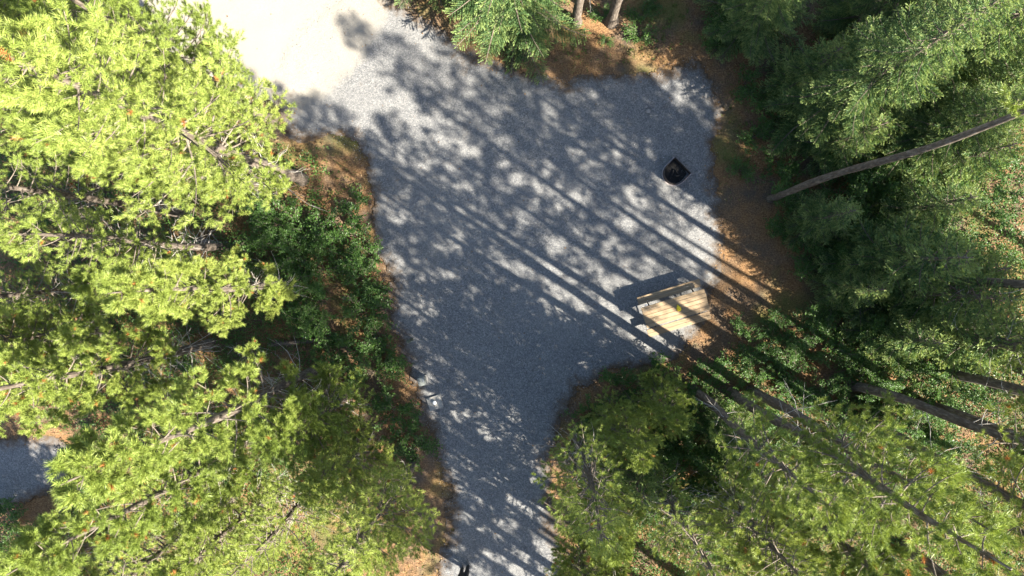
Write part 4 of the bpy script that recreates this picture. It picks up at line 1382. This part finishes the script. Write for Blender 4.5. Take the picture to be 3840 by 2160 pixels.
def dead_bush(px, py, R, seed, label):
    rr = random.Random(seed)
    p = at(px, py)
    root = empty('dead_bush', (p.x, p.y, floor_z(p.x, p.y)))
    T = Tubes()
    for k in range(16):
        a = rr.uniform(0, 6.28); pts = [Vector((0, 0, -0.02))]; d = Vector((math.cos(a), math.sin(a), rr.uniform(0.3, 1.2))).normalized()
        for j in range(6):
            d = (d + Vector((rr.gauss(0, .35), rr.gauss(0, .35), rr.gauss(-0.1, .25)))).normalized()
            pts.append(pts[-1] + d * R / 5)
        T.add(pts, [0.013, 0.012, 0.010, 0.009, 0.007, 0.005, 0.003], 5, False)
        for j in (3, 4, 5):
            e = (d + Vector((rr.gauss(0, .8), rr.gauss(0, .8), rr.gauss(0, .4)))).normalized()
            T.add([pts[j], pts[j] + e * R * 0.2, pts[j] + e * R * 0.33 + Vector((0, 0, -.03))], [0.007, 0.005, 0.003], 4, False)
    obj('bare_twigs', T.mesh('bare_twigs', M_DEAD), root)
    tag(root, label, 'dead bush')


dead_bush(1310, 1520, 0.75, 1, 'tangle of pale bare twigs left of the concrete slab')
dead_bush(960, 1310, 0.8, 2, 'bare twig tangle under the left pines beside the grey fallen log')
dead_bush(2260, 1730, 0.8, 3, 'bare grey twigs under the overhanging pine at the right edge of the pad')
dead_bush(3560, 1225, 0.9, 4, 'bare twig tangle beside the dark fallen log')
dead_bush(2800, 1620, 0.8, 5, 'bare twigs beneath the tall dark trunk')

# blue tarp bundle glimpsed between the lower right trees
tp = at(3060, 1690)
tarp = empty('tarp', (tp.x, tp.y, floor_z(tp.x, tp.y)), 0.5)
tag(tarp, 'pale blue tarp bundle with a white lid glimpsed between the lower right pines', 'tarp')
obj('sheet', blob('tarp_sheet', M_TARP, 0.42, 0.34, 0.30, 5, 4, 0.35, 2.6), tarp, (0, 0, 0.18))
T = Tubes()
T.add([(0, 0, 0), (0, 0, 0.05), (0, 0, 0.06)], [0.13, 0.13, 0.11], 18)
obj('lid', T.mesh('tarp_lid', M_WHITE), tarp, (0.16, 0.12, 0.44))


# ------------------------------------------------------------------ the person at the bottom edge
def skin_mesh(name, verts, edges, radii, mats, sub=2, root_i=0):
    me = bpy.data.meshes.new(name)
    me.from_pydata(verts, edges, [])
    o = bpy.data.objects.new(name, me)
    COL.objects.link(o)
    sk_ = o.modifiers.new('skin', 'SKIN')
    sk_.use_smooth_shade = True
    for i, rr in enumerate(radii):
        sv = me.skin_vertices[0].data[i]
        sv.radius = (rr, rr) if not isinstance(rr, tuple) else rr
        sv.use_root = (i == root_i)
    ss_ = o.modifiers.new('sub', 'SUBSURF'); ss_.levels = sub; ss_.render_levels = sub
    dg = bpy.context.evaluated_depsgraph_get()
    ev = o.evaluated_get(dg)
    m2 = bpy.data.meshes.new_from_object(ev)
    bpy.data.objects.remove(o)
    m2.name = name
    m2.materials.clear()
    for m in mats: m2.materials.append(m)
    return m2


pc_ = at(1746, 2122)
person = empty('person', (pc_.x, pc_.y, relief(pc_.x, pc_.y) + 0.01), math.radians(200))
tag(person, 'person in dark clothes standing on the gravel at the bottom edge', 'person')
# joints: facing local +Y
J = {'pelvis': (0, 0, 0.93), 'belly': (0, 0.01, 1.08), 'chest': (0, 0.0, 1.30), 'neck': (0, 0.0, 1.47), 'headb': (0, 0.02, 1.56), 'headt': (0, 0.025, 1.68)}
vs, ed, ra = [], [], []


def jv(p, rr, parent=None):
    vs.append(p); ra.append(rr)
    if parent is not None: ed.append((parent, len(vs) - 1))
    return len(vs) - 1


K = 1.3
pel = jv(J['pelvis'], (0.155 * K, 0.115 * K))
bel = jv(J['belly'], (0.145 * K, 0.105 * K), pel)
che = jv(J['chest'], (0.165 * K, 0.115 * K), bel)
nk = jv(J['neck'], (0.058, 0.058), che)
hb = jv(J['headb'], (0.075, 0.085), nk)
ht = jv(J['headt'], (0.078, 0.09), hb)
hands = []
for sx in (-1, 1):
    hip = jv((sx * 0.095, 0, 0.86), 0.092 * K, pel)
    kn = jv((sx * 0.105, 0.02, 0.48), 0.066 * K, hip)
    cf = jv((sx * 0.105, 0.0, 0.32), 0.06 * K, kn)
    an = jv((sx * 0.105, -0.01, 0.09), 0.052 * K, cf)
    sh = jv((sx * 0.19, 0, 1.39), 0.062 * K, che)
    el = jv((sx * 0.245, 0.0, 1.12), 0.048 * K, sh)
    wr = jv((sx * 0.10, 0.24, 1.10), 0.032, el)
    hands.append((sx, wr))
me = skin_mesh('person_body', vs, ed, ra, [M_JACKET, M_TROUS, M_SKIN])
for p in me.polygons:
    z = p.center.z
    p.material_index = 2 if z > 1.475 else (1 if z < 0.92 else 0)
    p.use_smooth = True
obj('body', me, person)
# face, ears and hair
T = Tubes()
T.add([(0, 0.105, 1.63), (0, 0.128, 1.60), (0, 0.105, 1.588)], [0.008, 0.016, 0.012], 8)
obj('nose', T.mesh('nose', M_SKIN), person)
for sx in (-1, 1):
    obj('eye', blob('eye', M_SHOE, 0.011, 0.008, 0.008, 1, 2, 0), person, (sx * 0.032, 0.107, 1.632))
    obj('ear', blob('ear', M_SKIN, 0.012, 0.022, 0.032, 1, 2, 0.1), person, (sx * 0.083, 0.01, 1.61))
obj('mouth', box_mesh('mouth', 0.045, 0.006, 0.008, M_RUST, 0.002), person, (0, 0.108, 1.562))
bm = bmesh.new()
bmesh.ops.create_icosphere(bm, subdivisions=3, radius=1)
for v in list(bm.verts):
    if v.co.z < -0.1 or (v.co.y > 0.55 and v.co.z < 0.45): bm.verts.remove(v)
for v in bm.verts:
    v.co = Vector((v.co.x * 0.094, v.co.y * 0.108 + 0.012, v.co.z * 0.105 + 1.665)) * 1.0
me = bpy.data.meshes.new('hair'); bm.to_mesh(me); bm.free(); me.materials.append(M_HAIR)
obj('hair', me, person)
# hands curled round a small remote control held at the waist
for (sx, wr) in hands:
    hv, he, hr = [], [], []
    def hvx(p, rr, par=None):
        hv.append(p); hr.append(rr)
        if par is not None: he.append((par, len(hv) - 1))
        return len(hv) - 1
    w0 = hvx((sx * 0.10, 0.24, 1.10), 0.026)
    pm = hvx((sx * 0.085, 0.30, 1.10), (0.034, 0.018), w0)
    for k in range(4):
        L = [0.070, 0.080, 0.074, 0.058][k]
        yy = 0.335 + 0.0 * k; zz = 1.125 - 0.019 * k
        a = hvx((sx * 0.083, yy, zz), 0.0095, pm)
        b_ = hvx((sx * 0.070, yy + L * 0.45, zz), 0.0088, a)
        c_ = hvx((sx * 0.050, yy + L * 0.55, zz), 0.0080, b_)
    t1 = hvx((sx * 0.065, 0.285, 1.125), 0.011, pm)
    t2 = hvx((sx * 0.045, 0.325, 1.14), 0.0095, t1)
    me = skin_mesh('hand', hv, he, hr, [M_SKIN], 1)
    for p in me.polygons: p.use_smooth = True
    obj('hand', me, person)
    shoe = blob('shoe', M_SHOE, 0.052, 0.135, 0.055, 2 + sx, 3, 0.06)
    obj('shoe', shoe, person, (sx * 0.11, 0.045, 0.045))
rc = empty('remote_control', person.matrix_world @ Vector((0, 0, 0)))
ca, sa = math.cos(math.radians(200)), math.sin(math.radians(200))
rc.location = (pc_.x + (-sa) * 0.35, pc_.y + ca * 0.35, person.location.z + 1.11)
rc.rotation_euler = (0, 0, math.radians(200))
tag(rc, 'black remote control held in both hands by the person', 'remote')
obj('case', box_mesh('remote_case', 0.10, 0.09, 0.035, M_JACKET, 0.008), rc)
for sx in (-1, 1):
    T = Tubes(); T.add([(sx * 0.03, 0, 0.017), (sx * 0.03, 0, 0.035)], [0.006, 0.008], 8)
    obj('stick', T.mesh('control_stick', M_SHOE), rc)
bpy.context.view_layer.update()
